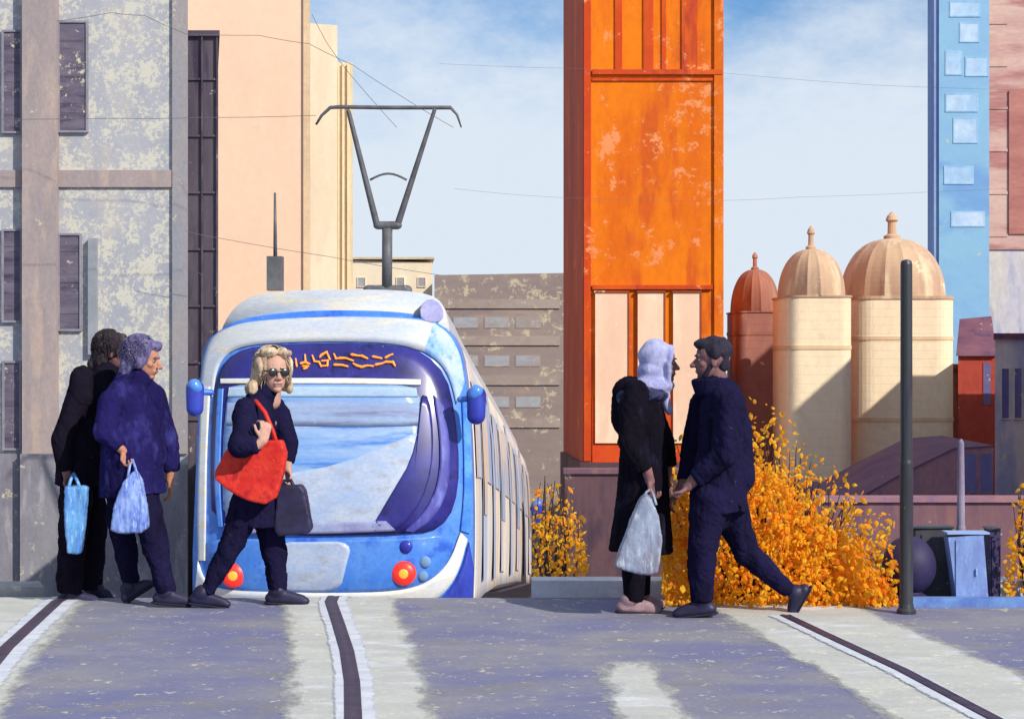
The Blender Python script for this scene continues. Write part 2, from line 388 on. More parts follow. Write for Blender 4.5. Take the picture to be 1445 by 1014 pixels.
# dark glazed bay
m_bay = pm('dark_bay', lin((76, 66, 82)), lin((94, 86, 98)), lin((58, 50, 72)), scale=1.2, stretch=(2.5, 1, 0.35), speck=0.55, sscale=9, rough=0.6)
Yb = 25.0
t = thing('stair_tower', 'narrow dark glazed stair tower between the grey and the peach buildings', 'building', (W(286, 0, Yb).x, Yb, gz(25)))
G().prism(fp(262, 307, Yb, Yb, 29, 262, 303), gz(25) - 1.5, zz(52, Yb)).obj('glazing', m_bay, t)
g = G(); g.prism(fp(258, 310, Yb - .06, Yb - .06, 29.1, 258, 307), zz(52, Yb), zz(44, Yb)); g.obj('roof', pm('bay_cap', lin((84, 76, 92)), speck=.6, sscale=12), t)
g = G()
for xx in (263, 285, 306): g.rect(xx - 1, 52, xx + 1, 900, Yb - 0.05, 0.055)
g.obj('mullion', pm('bay_mullion', lin((62, 54, 74)), lin((98, 90, 102)), scale=2, speck=.4, sscale=9), t)
for yy in (110, 190, 270, 350, 430, 510, 590): G().rect(264, yy, 305, yy + 3, Yb - 0.03, 0.035).obj('transom', m_bay, t)

# peach and cream buildings
m_peach = pm('peach_render', lin((252, 213, 182)), lin((246, 205, 176)), lin((242, 208, 180)), scale=0.5, stretch=(1, 1, 0.6), speck=0.35, sscale=4.5, paper=lin((230, 205, 175)), grain=0.035, contrast=0.2)
Y = 40.0
t = thing('peach_building', 'tall plain peach rendered building between the dark stair tower and the cream tower', 'building', (W(350, 0, Y).x, Y, gz(40)))
G().prism(fp(262, 434, Y, Y, 47, 262, 424), gz(40) - 2, zz(-200, Y)).obj('wall', m_peach, t)
G().rect(428, -190, 437, 900, Y - 0.06, 0.1).obj('corner_trim', pm('peach_trim', lin((236, 204, 166)), scale=.6, speck=.4, sscale=5), t)
m_cream = pm('cream_render', lin((244, 226, 196)), lin((236, 218, 190)), lin((248, 232, 204)), scale=0.5, stretch=(1.5, 1, .4), speck=0.5, sscale=4, paper=lin((240, 225, 190)), grain=0.04)
Y = 50.0
t = thing('cream_tower', 'narrow cream tower with stepped top, right behind the peach building', 'building', (W(465, 0, Y).x, Y, gz(50)))
G().prism(fp(400, 476, Y, Y, 57, 400, 470), gz(50) - 2, [zz(30, Y), zz(36, Y), zz(36, Y), zz(30, Y)]).obj('wall', m_cream, t)
G().prism(fp(476.3, 498, Y + .3, Y + .3, 57, 475, 492), gz(50) - 2, zz(86, Y)).obj('lower_wing', pm('cream_wing', lin((226, 210, 174)), lin((214, 200, 170)), scale=.6, stretch=(3, 1, .2), speck=.5, sscale=4), t)
g = G(); g.rect(483, 90, 485, 700, Y + .22, 0.08); g.rect(490, 90, 491.5, 700, Y + .22, 0.08); g.obj('pilaster', m_cream, t)

# low cream block and grey-brown terrace behind the tram
Y = 72.0
t = thing('cream_block', 'low cream block with a flat roof seen just over the tram roof', 'building', (W(555, 0, Y).x, Y, gz(72)))
G().prism(fp(440, 610, Y, Y, 80, 440, 604), gz(72) - 1, [zz(366, Y), zz(370, Y), zz(370, Y), zz(366, Y)]).obj('wall', m_cream, t)
g = G(); g.prism(fp(440, 613, Y - .15, Y - .15, 80.2, 440, 607), zz(366, Y), zz(363, Y)); g.obj('roof', pm('cream_cap', lin((215, 195, 160)), speck=.5, sscale=4), t)
m_win_b = pm('pale_blue_glass', lin((166, 172, 182)), lin((160, 150, 148)), scale=1, stretch=(.4, 1, 2), speck=.8, sscale=4.5, rough=.5, paper=lin((190, 180, 165)))
for x0 in (505, 560, 590): window(x0, 392, x0 + 10, 404, Y, t, m_win_b, m_cream, 1, False)
m_taupe = pm('taupe_render', lin((152, 138, 134)), lin((142, 128, 126)), lin((162, 146, 138)), scale=0.5, stretch=(.35, 1, 1.6), speck=1.15, sscale=3.2, paper=lin((196, 184, 160)), grain=.05)
Y = 66.0
t = thing('terrace_building', 'grey brown flat roofed building with bands of pale blue windows, left of the orange tower', 'building', (W(705, 0, Y).x, Y, gz(66)))
G().prism(fp(613, 800, Y, Y, 74, 613, 800), gz(66) - 1, [zz(388, Y), zz(385, Y), zz(385, Y), zz(388, Y)]).obj('wall', m_taupe, t)
m_sill = pm('pale_sill_band', lin((168, 154, 146)), lin((154, 140, 134)), scale=.7, stretch=(.4, 1, 1), speck=.95, sscale=3)
for yy in (422, 474, 530, 590):
    G().rect(614, yy, 790, yy + 13, Y - 0.06, 0.07).obj('sill_band', m_sill, t)
for yy in (448, 502, 560):
    for k, x0 in enumerate((640, 684, 728)):
        G_ = window(x0, yy, x0 + 34, yy + 14, Y, t, m_win_b, m_sill, 1, False, .3)

# orange tower
def orange_mat(name, c1, c2, c3, sp=.75):
    return pm(name, c1, c2, c3, scale=0.42, stretch=(1.6, 1.6, 0.45), speck=sp, sscale=3.2, paper=lin((235, 150, 95)), grain=0.08, contrast=.13)
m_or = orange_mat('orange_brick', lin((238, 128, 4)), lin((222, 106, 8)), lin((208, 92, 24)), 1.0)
m_or_side = orange_mat('shaded_side_brick', lin((176, 84, 56)), lin((160, 74, 62)), lin((186, 96, 66)), .5)
m_red = orange_mat('red_brick_rib', lin((200, 66, 24)), lin((216, 92, 24)), lin((178, 62, 38)), .8)
m_base = pm('shade_dark_base', lin((104, 76, 82)), lin((84, 64, 76)), lin((70, 54, 70)), scale=.6, stretch=(1.4, 1, .4), speck=.5, sscale=3.4)  # shade at the tower foot and the wall before it, as dark colour
Y = 48.0
t = thing('orange_tower', 'tall square tower of bright orange brick with three pale panels near its foot', 'tower', (W(930, 0, Y).x, Y, gz(48)))
foot = fp(826, 1019, Y, Y, 53.3, 798, 1000)
# tower shaft; shade on its left side is put into a redder colour
A, B, C_, D = foot
G().prism(foot, zz(652, Y), zz(-140, Y)).obj('shaft', m_or, t)
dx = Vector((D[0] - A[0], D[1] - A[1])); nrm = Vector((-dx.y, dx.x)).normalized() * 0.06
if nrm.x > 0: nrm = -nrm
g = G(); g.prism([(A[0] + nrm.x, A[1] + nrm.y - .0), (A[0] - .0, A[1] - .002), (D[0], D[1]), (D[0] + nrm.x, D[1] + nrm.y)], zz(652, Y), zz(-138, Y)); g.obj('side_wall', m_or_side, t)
g = G(); g.rect(824, -130, 834, 650, Y - .05, 0.06); g.obj('corner_pier', m_red, t)
g = G(); g.rect(1008, -130, 1021, 650, Y - .08, 0.09); g.obj('corner_pier', m_or, t)
for (x0, x1) in ((868, 878), (908, 922), (934, 940), (962, 984)):
    G().rect(x0, -130, x1, 98, Y - .045, .055).obj('rib', m_red, t)
G().rect(836, 98, 1020, 105, Y - .10, .11).obj('string_course', m_red, t)
G().rect(836, 110, 1006, 114, Y - .05, .06).obj('string_course', m_red, t)
G().rect(836, 402, 1006, 408, Y - .10, .11).obj('string_course', m_red, t)
g = G(); g.rect(836, 560, 1008, 652, Y - .05, .06); g.obj('apron', orange_mat('red_apron', lin((214, 74, 30)), lin((220, 96, 26)), lin((196, 62, 34)), .5), t)
m_panel = pm('pale_panel', lin((246, 214, 186)), lin((240, 202, 176)), lin((250, 228, 200)), scale=.5, stretch=(1.5, 1, .4), speck=.5, sscale=3, paper=lin((250, 235, 205)), grain=.04)
m_bar = pm('pale_bar', lin((236, 196, 166)), speck=.3, sscale=3)
m_dk = pm('umber_brick', lin((160, 74, 30)), lin((130, 70, 50)), scale=1, speck=.5, sscale=4)
for x0, x1 in ((840, 886), (900, 937), (950, 988)):
    p = G().rect(x0, 413, x1, 625, Y - .11, .12).obj('window', m_panel, t)
    g = G(); g.rect(x1, 413, x1 + 2, 625, Y - .13, .14); g.rect(x0 - 1.5, 410, x1 + 2, 413, Y - .14, .15); g.obj('frame', m_dk, p)
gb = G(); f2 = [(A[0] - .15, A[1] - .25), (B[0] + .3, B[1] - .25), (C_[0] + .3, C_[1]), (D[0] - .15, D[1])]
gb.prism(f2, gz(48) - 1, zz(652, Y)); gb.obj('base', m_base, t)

# domed towers
def domed(name, label, x0, x1, ytop, ydome, yfin, Y, mw, md, mtrim, bands, depth):
    X0 = W(x0, 0, Y).x; X1 = W(x1, 0, Y).x; w = X1 - X0; zt = zz(ytop, Y); cxm = (X0 + X1) / 2; cym = Y + depth / 2
    t = thing('domed_tower', label, 'tower', (cxm, Y, gz(Y)), 'domed towers right of the orange tower')
    def rbox(o, ch=w * 0.20):
        P_ = []
        for cx_, cy_, a0 in ((X0 + ch, Y + ch, 180), (X1 - ch, Y + ch, 270), (X1 - ch, Y + depth - ch, 0), (X0 + ch, Y + depth - ch, 90)):
            for k_ in range(9):
                a_ = R(a0 + 90 * k_ / 8); P_.append((cx_ + math.cos(a_) * (ch + o), cy_ + math.sin(a_) * (ch + o)))
        return P_
    G().prism(rbox(0), gz(Y) - 1, zt).obj('wall', mw, t)
    zd = zz(ydome, Y); h = zd - zt; r = w / 2
    # ribbed dome
    prof = []; N_ = 18
    for i in range(N_ + 1):
        a = math.pi / 2 * i / N_; prof.append((max(0.04, math.cos(a) ** 0.80) * r * 1.01, math.sin(a) * h))
    n = 64; v = []; f = []; sy = depth / w
    for k, (rr, z) in enumerate(prof):
        for j in range(n):
            th = 2 * math.pi * j / n; rib = 1 + 0.028 * (abs(math.cos(th * 8)) ** 6)
            v.append((cxm + rr * rib * math.cos(th), cym + rr * rib * math.sin(th) * sy, zt + 0.02 + z))
    for k in range(N_):
        for j in range(n):
            a = k * n + j; b = k * n + (j + 1) % n; f.append((a, b, b + n, a + n))
    f.append(tuple(range(n))[::-1]); f.append(tuple(range(N_ * n, (N_ + 1) * n)))
    dm = mk('dome', v, f, md, t, None, False)
    g = G(); s_ = .06 * w / 3
    g.prism(rbox(.03), zt - 0.012 * w, zt + 0.018 * w)
    g.obj('cornice', md, t)
    zf = zz(yfin, Y); hf = zf - zd
    G().lathe([(r * .16, -.05), (r * .17, hf * .12), (r * .09, hf * .2), (r * .085, hf * .62), (r * .13, hf * .70), (r * .10, hf * .85), (r * .02, hf)], (cxm, cym, zd), 16).obj('finial', md, t)
    for yy in bands:
        z = zz(yy, Y); g = G(); g.prism(rbox(.018), z - .05, z + .05); g.obj('band', mtrim, t)
    return t, X0, X1
def stone(name, a, b, c, sp=.45): return pm(name, a, b, c, scale=.55, stretch=(1.6, 1, .5), speck=sp, sscale=3.6, grain=.05, paper=lin((240, 220, 185)), contrast=.16)
def courses(m, sc_=1.0, amt=.5):
    t = m.node_tree; N = t.nodes; L = t.links; tc = N.new('ShaderNodeTexCoord'); mp_ = N.new('ShaderNodeMapping'); mp_.inputs['Rotation'].default_value = (R(90), 0, 0)
    L.new(tc.outputs['Object'], mp_.inputs[0]); b = N.new('ShaderNodeTexBrick'); b.inputs['Scale'].default_value = sc_; b.inputs['Mortar Size'].default_value = .012
    b.inputs['Color1'].default_value = (1, 1, 1, 1); b.inputs['Color2'].default_value = (.8, .8, .8, 1); b.inputs['Mortar'].default_value = (0, 0, 0, 1); L.new(mp_.outputs[0], b.inputs['Vector'])
    bn = N.new('ShaderNodeBump'); bn.inputs['Strength'].default_value = amt; bn.inputs['Distance'].default_value = .03; L.new(b.outputs['Color'], bn.inputs['Height']); L.new(bn.outputs[0], N['Principled BSDF'].inputs['Normal'])
m_ston = stone('cream_stone', lin((252, 234, 200)), lin((246, 224, 190)), lin((252, 216, 188)), .9)
m_dome = stone('sandy_dome', lin((208, 178, 146)), lin((190, 156, 132)), lin((222, 198, 166)), .8)
courses(m_ston, 1.1)
m_trim = stone('tan_trim', lin((234, 204, 166)), lin((222, 188, 152)), lin((240, 214, 180)), .5)
m_terr = stone('terracotta_wall', lin((176, 120, 104)), lin((154, 102, 94)), lin((192, 140, 116)), .3)
courses(m_terr, 1.1)
m_terd = stone('terracotta_dome', lin((170, 114, 92)), lin((148, 96, 84)), lin((190, 138, 112)), .3)
t1, a1, b1 = domed('d', 'small terracotta domed tower, leftmost of the three, beside the orange tower', 1040, 1108, 440, 378, 352, 51.2, m_terr, m_terd, m_terd, (470,), 2.6)
t2, a2, b2 = domed('d', 'cream domed tower with a thin finial, middle of the three', 1112, 1204, 418, 348, 313, 46.4, m_ston, m_dome, m_trim, (490,), 3.0)
t3, a3, b3 = domed('d', 'largest cream domed tower, standing just behind the black post', 1205, 1351, 420, 332, 292, 50.0, m_ston, m_dome, m_trim, (477, 592), 3.6)
# roofs between the towers
g = G(); Y = 57.5
t = thing('rear_hall', 'brown hall wall linking the domed towers', 'building', (W(1190, 0, Y).x, Y, gz(57)))
G().prism(fp(1030, 1352, Y, Y, 62), gz(57) - 1, zz(520, Y)).obj('wall', m_terr, t)
G().prism(fp(1030, 1352, Y - .2, Y - .2, 62.2), zz(520, Y), zz(514, Y)).obj('roof', m_terd, t)

# low buildings at the foot of the domes; purple-brown shade is put into their colour
m_plum = pm('plum_shade_wall', lin((150, 112, 128)), lin((164, 120, 124)), lin((128, 100, 138)), scale=.9, stretch=(2.2, 1, .35), speck=.35, sscale=6, rough=.9)
m_mauve = pm('mauve_shade_wall', lin((126, 92, 100)), lin((106, 78, 94)), lin((140, 100, 100)), scale=.9, stretch=(2, 1, .4), speck=.4, sscale=6)
Y = 38.0
t = thing('shaded_shed', 'shed with a rising roofline below the domed towers, plum coloured from shade', 'building', (W(1250, 0, Y).x, Y, gz(38)))
P = [(1110, 900), (1110, 704), (1215, 702), (1268, 672), (1345, 634), (1402, 630), (1402, 900)]
G().slab(P, Y, 4.5).obj('wall', m_plum, t)
g = G()
for (a, b) in zip(P[1:-1], P[2:-1]):
    g.slab([(a[0], a[1]), (b[0], b[1]), (b[0], b[1] - 2), (a[0], a[1] - 2)], Y - .03, 4.56)
g.obj('roof', pm('plum_roof', lin((92, 68, 100)), lin((112, 82, 104)), scale=1.2, speck=.3, sscale=6), t)
m_lilw = pm('lilac_window', lin((96, 92, 142)), lin((112, 110, 156)), scale=1, stretch=(2, 1, .5), speck=.5, sscale=6)
for x0 in (1362, 1384): window(x0, 640, x0 + 15, 694, Y, t, m_lilw, m_plum, 1, False, .4)
Y = 30.0
t = thing('boundary_wall', 'boundary wall behind the orange shrubs, mauve from shade', 'wall', (W(1050, 0, Y).x, Y, gz(30)))
G().prism(fp(1040, 1500, Y, Y, 30.5), gz(30) - 1, zz(708, Y)).obj('wall', m_mauve, t)
G().prism(fp(1038, 1502, Y - .06, Y - .06, 30.56), zz(708, Y), zz(702, Y)).obj('coping', m_plum, t)
Y = 34.0
t = thing('boundary_wall', 'dark brown wall at the foot of the orange tower, behind the small shrub', 'wall', (W(900, 0, Y).x, Y, gz(34)))
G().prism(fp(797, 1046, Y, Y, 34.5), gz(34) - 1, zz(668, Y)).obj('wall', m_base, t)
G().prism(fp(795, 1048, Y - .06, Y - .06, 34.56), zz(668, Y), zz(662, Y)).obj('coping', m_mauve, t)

# right-hand towers
m_glass = pm('blue_glass_wall', lin((132, 176, 216)), lin((140, 188, 216)), lin((116, 162, 212)), scale=.25, stretch=(.5, 1, 1), speck=.25, sscale=2, rough=.5, grain=.04)
m_gfr = pm('pale_frame', lin((140, 186, 220)), lin((170, 204, 230)), scale=.6, speck=.3, sscale=2)
m_gwin = pm('white_window', lin((196, 216, 236)), lin((160, 196, 228)), scale=.5, speck=.2, sscale=2)
Y = 78.0
t = thing('glass_tower', 'sky blue office tower with scattered white windows, right of the domes', 'tower', (W(1360, 0, Y).x, Y, gz(78)))
G().prism(fp(1325, 1396, Y, Y, 87, 1318, 1390), gz(78) - 1, zz(-150, Y)).obj('wall', m_glass, t)
G().rect(1318, -150, 1327, 900, Y + .1, 1.2).obj('side_strip', pm('slate_blue_side', lin((130, 150, 204)), lin((146, 172, 212)), scale=.5, stretch=(1, 1, .3), speck=.3, sscale=2), t)  # left side of the tower, a darker blue than the front
for (a, b, c, d) in ((1342, 4, 1382, 22), (1356, 34, 1380, 58), (1336, 74, 1356, 104), (1364, 82, 1396 - 3, 106), (1336, 134, 1378, 156), (1347, 168, 1378, 200), (1334, 236, 1372, 258), (1344, 300, 1388, 318), (1340, -60, 1372, -36)):
    window(a, b, c, d, Y, t, m_gwin, m_gfr, 2, False, .6)
m_tb = pm('banded_brick', lin((200, 158, 148)), lin((214, 180, 166)), lin((180, 124, 120)), scale=.22, stretch=(.35, 1, 2.2), speck=.5, sscale=2.2, paper=lin((220, 200, 185)), contrast=.12)
m_tb2 = pm('dark_red_brick', lin((172, 106, 100)), lin((190, 130, 118)), scale=.3, stretch=(.4, 1, 2), speck=.3, sscale=2.2)
m_tb3 = pm('pale_grey_render', lin((196, 190, 198)), lin((210, 202, 190)), lin((160, 162, 190)), scale=.4, stretch=(1.4, 1, .3), speck=.7, sscale=2.5)
Y = 96.0
t = thing('brick_tower', 'pink banded brick tower block at the right edge', 'tower', (W(1440, 0, Y).x, Y, gz(96)))
G().prism(fp(1394, 1540, Y, Y, 109, 1400, 1500), zz(352, Y), zz(-150, Y)).obj('upper_wall', m_tb, t)
G().prism(fp(1396, 1538, Y + .1, Y + .1, 108.9, 1401, 1499), gz(96) - 1, zz(352, Y)).obj('lower_wall', m_tb3, t)
G().rect(1424, 128, 1500, 330, Y - .1, .12).obj('recessed_panel', m_tb2, t)
for yy in (-90, -30, 30, 90, 150, 210, 270, 330):
    G().rect(1394, yy, 1422, yy + 4, Y - .05, .06).obj('band', m_tb, t)
Y = 54.0
m_brick = pm('rust_red_render', lin((176, 72, 56)), lin((162, 62, 54)), lin((186, 88, 66)), scale=.6, stretch=(1, 1, .6), speck=.4, sscale=4)
t = thing('red_house', 'rust red house under a blunt maroon roof, right of the largest dome', 'house', (W(1375, 0, Y).x, Y, gz(54)))
G().prism(fp(1352, 1404, Y, Y, 59), gz(54) - 1, zz(502, Y)).obj('wall', m_brick, t)
m_mar = pm('maroon_roof', lin((112, 72, 92)), lin((130, 86, 100)), lin((90, 64, 96)), scale=.9, speck=.5, sscale=5)
a, b, c, d = [Vector((*p, zz(502, Y))) for p in fp(1349, 1407, Y - .15, Y - .15, 59.2)]
top = [W(1354, 450, Y + 2.2), W(1399, 446, Y + 2.2)]
G().add([a, b, c, d] + top, [(0, 1, 5, 4), (1, 2, 5), (2, 3, 4, 5), (3, 0, 4), (3, 2, 1, 0)]).obj('roof', m_mar, t)
window(1388, 512, 1398, 570, Y, t, m_lilw, m_brick, 1, False, .4)
Y = 48.0
t = thing('grey_annex', 'pale lilac grey annex at the right edge, below the brick tower', 'building', (W(1430, 0, Y).x, Y, gz(48)))
G().prism(fp(1404, 1560, Y, Y, 52), gz(48) - 1, zz(478, Y)).obj('wall', m_tb3, t)
G().prism(fp(1402, 1562, Y - .1, Y - .1, 52.1), zz(478, Y), zz(470, Y)).obj('roof', m_mar, t)
window(1414, 520, 1424, 590, Y, t, m_lilw, m_tb3, 1.5, False); window(1432, 520, 1442, 590, Y, t, m_lilw, m_tb3, 1.5, False)

# unseen stepped block, added on the right and shaped to throw slanting shade on the domes
t = thing('shade_block', 'unseen stepped block added at the right to shade the domes', 'building', (17, 44, gz(44)))
G().box((15.0, 26, -7), (21, 36, 9.1)).obj('tall_caster', m_brick, t)
G().box((15.0, 36, -7), (21, 40.6, 7.25)).obj('tall_caster', m_brick, t)
G().box((15.0, 40.6, -7), (15.4, 43.6, 8.8)).obj('caster_slab', m_brick, t)
G().box((15.4, 40.6, -7), (21, 43.6, 4.0)).obj('low_caster', m_brick, t)
G().box((15.0, 43.6, -7), (15.8, 45.7, 4.85)).obj('middle_caster', m_brick, t)
G().box((15.0, 45.7, -7), (21, 49.3, 2.4)).obj('low_caster', m_brick, t)

# ================================================================ the tram
def emis(name, c, strength=1.0, base=None):
    m = bpy.data.materials.new(name); m.use_nodes = True; b = m.node_tree.nodes['Principled BSDF']
    b.inputs['Base Color'].default_value = (*(base or c), 1); b.inputs['Emission Color'].default_value = (*c, 1)
    b.inputs['Emission Strength'].default_value = strength; b.inputs['Roughness'].default_value = 0.4
    return m
kw = dict(speck=.35, sscale=16, paper=lin((190, 205, 225)))
m_tw = pm('tram_white', lin((206, 208, 208)), lin((188, 198, 214)), lin((214, 208, 192)), scale=2.2, stretch=(.5, 1, 3), rough=.45, coat=.3, **kw)
m_tb_ = pm('tram_blue', lin((70, 132, 224)), lin((96, 150, 228)), lin((54, 100, 210)), scale=2.4, stretch=(1, 1, 1), rough=.4, coat=.4, **kw)
m_td = pm('tram_deep_blue', lin((44, 48, 158)), lin((58, 78, 190)), lin((36, 34, 130)), scale=2.4, stretch=(1, 1, .5), rough=.45, coat=.3, **kw)
m_tn = pm('tram_navy_frame', lin((40, 36, 112)), lin((50, 48, 138)), lin((30, 26, 88)), scale=3, stretch=(1, 1, 1), rough=.35, coat=.4, speck=.2, sscale=16)
m_tg = pm('windscreen_glass', lin((116, 160, 220)), lin((160, 186, 222)), lin((78, 132, 214)), scale=2.4, stretch=(.22, 1, 2.2), rough=.3, coat=.6, speck=.35, sscale=16, paper=lin((190, 205, 225)))  # pale and deep blue reflection bands are mixed into the glass colour
m_tgl = pm('pale_reflection_and_cover', lin((186, 196, 214)), lin((164, 184, 216)), lin((170, 174, 186)), scale=3, stretch=(1, 1, 2), rough=.5, speck=.4, sscale=16, coat=.3)
m_tbl = pm('reflection_band', lin((138, 152, 188)), lin((150, 172, 206)), lin((124, 130, 168)), scale=2.5, stretch=(.2, 1, 2), rough=.6, speck=.3, sscale=16)
m_tv = pm('violet_pillar', lin((88, 90, 176)), lin((66, 64, 150)), lin((112, 120, 200)), scale=3, stretch=(2, 1, .6), rough=.5, speck=.3, sscale=16)
m_ts = pm('tram_side', lin((240, 228, 208)), lin((200, 204, 214)), lin((236, 200, 168)), scale=1.1, stretch=(1, .8, .16), rough=.55, speck=.7, sscale=9, paper=lin((222, 214, 190)), contrast=.10)  # peach and blue streaks are reflected buildings, put into the side colour
m_tsw = pm('side_window', lin((226, 214, 200)), lin((160, 184, 220)), lin((236, 204, 174)), scale=1.6, stretch=(1, .5, .2), rough=.4, speck=.6, sscale=9, contrast=.10)
m_cream2 = pm('bumper_white', lin((236, 232, 222)), lin((214, 222, 232)), lin((230, 222, 190)), scale=3, stretch=(.4, 1, 3), rough=.5, speck=.3, sscale=16)
m_gunm = pm('gunmetal', lin((84, 84, 88)), lin((104, 104, 108)), scale=8, rough=.55, speck=.3, sscale=30, spec=.4)

YT = 17.2
def nY(px, py):
    u = abs((px - 470) / 197.0); return YT + 0.34 * u ** 3.2 + 0.55 * (max(0.0, 745 - py) / 300.0) ** 1.6 + 0.12 * (max(0.0, py - 800) / 60.0) ** 2 * (1 if py < 862 else 0) + (0.12 if py >= 862 else 0)
def NP(px, py, o=0.0):
    p = W(px, py, nY(px, py)); p.y -= o; return p
def densify(poly, step=14, closed=True):
    out = []; n = len(poly)
    for i in range(n if closed else n - 1):
        a = poly[i]; b = poly[(i + 1) % n]; k = max(1, int(math.hypot(b[0] - a[0], b[1] - a[1]) / step))
        out += [(a[0] + (b[0] - a[0]) * j / k, a[1] + (b[1] - a[1]) * j / k) for j in range(k)]
    if not closed: out.append(poly[-1])
    return out
def smoothp(poly, it=1, closed=True):
    for _ in range(it):
        n = len(poly); q = []
        for i in range(n if closed else n - 1):
            a = poly[i]; b = poly[(i + 1) % n]
            q += [(a[0] * .75 + b[0] * .25, a[1] * .75 + b[1] * .25), (a[0] * .25 + b[0] * .75, a[1] * .25 + b[1] * .75)]
        if not closed: q = [poly[0]] + q + [poly[-1]]
        poly = q
    return poly
def patch(name, poly, o, mat, parent, ctr=None, sm=1, thick=0.03, rings=9):
    poly = densify(smoothp(poly, sm)) if sm else densify(poly)
    n = len(poly)
    c = ctr or (sum(p[0] for p in poly) / n, sum(p[1] for p in poly) / n)
    v = [NP(c[0], c[1], o)]; f = []
    for k in range(1, rings + 1):
        s_ = k / rings
        v += [NP(c[0] + (p[0] - c[0]) * s_, c[1] + (p[1] - c[1]) * s_, o) for p in poly]
    v += [NP(p[0], p[1], o - thick) for p in poly]
    f += [(0, 1 + (j + 1) % n, 1 + j) for j in range(n)]
    for k in range(rings):
        for j in range(n):
            a = 1 + k * n + j; b = 1 + k * n + (j + 1) % n; f.append((a, b, b + n, a + n))
    ob = mk(name, v, f, mat, parent, None, True)
    return ob
def ribbon(name, A, B, o, mat, parent, k=40, rows=4, thick=0.03, Yf=None):
    def res(L):
        ds = [0]
        for a, b in zip(L, L[1:]): ds.append(ds[-1] + math.hypot(b[0] - a[0], b[1] - a[1]))
        out = []
        for i in range(k + 1):
            t = ds[-1] * i / k; out.append((interp(list(zip(ds, [p[0] for p in L])), t), interp(list(zip(ds, [p[1] for p in L])), t)))
        return out
    A = res(smoothp(A, 2, False)); B = res(smoothp(B, 2, False))
    Q = Yf or (lambda x, y, oo: NP(x, y, oo))
    v = []
    for i in range(k + 1):
        v.append(Q(A[i][0], A[i][1], o - thick))
        for r in range(rows + 1):
            s_ = r / rows; v.append(Q(A[i][0] * (1 - s_) + B[i][0] * s_, A[i][1] * (1 - s_) + B[i][1] * s_, o))
        v.append(Q(B[i][0], B[i][1], o - thick))
    m = rows + 3
    f = [(i * m + j, i * m + j + 1, (i + 1) * m + j + 1, (i + 1) * m + j) for i in range(k) for j in range(m - 1)]
    return mk(name, v, f, mat, parent, None, True)
tram = thing('tram', 'long blue and white tram with a raised current collector, coming up over the crest', 'tram', (W(470, 0, YT).x, YT, gz(17.4)))
OUT = [(274, 905), (271, 800), (275, 700), (279, 600), (283, 520), (290, 482), (316, 461), (350, 450), (470, 444), (590, 447), (624, 457), (646, 482), (657, 520), (664, 600), (668, 700), (668, 800), (664, 905)]
patch('nose', OUT, 0.0, m_tb_, tram, (470, 670), 1, 0.02, 14)
TX = [(17.2, 0), (19, 0.0), (22, .06), (26, .18), (33, .47), (40, .80)]
TZ = [(17.2, 0), (18.5, -.02), (20, -.12), (22, -.30), (26, -.70), (33, -1.50), (40, -2.42)]
ring = densify(smoothp(OUT, 1), 18)
def loft(name, ring, y0, y1, mat, inset=0, curved=False):
    st = [y0] + [y for y in [18.0, 18.5, 19, 20, 21, 22, 23, 24, 25, 26, 27.5, 29, 31, 33, 35, 37, 38.5] if y0 + .2 < y < y1 - .2] + [y1]
    v = []; n = len(ring); f = []
    for i, y in enumerate(st):
        for p in ring:
            q = W(p[0], p[1], 17.5); yy = y if i else max(y0, nY(p[0], p[1]) + 0.015 if curved else y0)
            v.append((q.x + interp(TX, y) , yy, q.z + interp(TZ, y)))
    for i in range(len(st) - 1):
        for j in range(n):
            a = i * n + j; b = i * n + (j + 1) % n; f.append((a, b, b + n, a + n))
    f.append(tuple(range((len(st) - 1) * n, len(st) * n)))
    if not curved: f.append(tuple(range(n))[::-1])
    return mk(name, v, f, mat, tram, None, True)
# the shell begins at the rim of the nose
v = []; n = len(ring); f = []
st = [None, 18.35]
for p in ring: v.append(NP(p[0], p[1], 0.0))
for p in ring:
    q = W(p[0], p[1], 17.5); v.append((q.x, 18.35, q.z))
for j in range(n): f.append((j, (j + 1) % n, n + (j + 1) % n, n + j))
mk('cab_shell', v, f, m_tb_, tram, None, True)
loft('body_shell', ring, 18.35, 40, m_ts)
RB = [(300, 470), (306, 452), (322, 428), (352, 411), (400, 406), (470, 404), (560, 405), (604, 411), (622, 424), (630, 455), (632, 470)]
rb = smoothp(RB, 1)
loft('roof_housing', rb, 17.95, 39.5, m_tw)
ribbon('blue_stripe', [(322, 458), (350, 447), (410, 440), (470, 437), (560, 439), (606, 447)], [(326, 466), (352, 457), (410, 450), (470, 446), (560, 448), (604, 458)], 0, m_tb_, tram, Yf=lambda x, y, o: W(x, y, 17.93) - Vector((0, o, 0)))
patch('roof_fin', [(594, 452), (592, 432), (606, 420), (622, 428), (627, 446), (618, 456)], 0.0, pm('fin_lilac', lin((170, 168, 208)), lin((150, 150, 196)), scale=6, speck=.3, sscale=16), tram, sm=1)
ribbon('visor', [(284, 540), (288, 500), (300, 474), (325, 460), (360, 452), (470, 446), (585, 449), (612, 456)],
       [(301, 560), (306, 520), (320, 498), (345, 488), (380, 484), (470, 481), (560, 484), (598, 496)], 0.016, m_tw, tram)
ribbon('visor_corner', [(612, 455), (634, 470), (650, 500), (656, 540)], [(598, 496), (622, 512), (636, 536), (644, 570)], 0.016,
       pm('corner_pale_blue', lin((140, 186, 240)), lin((190, 205, 225)), lin((96, 150, 228)), scale=4, speck=.4, sscale=16), tram, k=20)
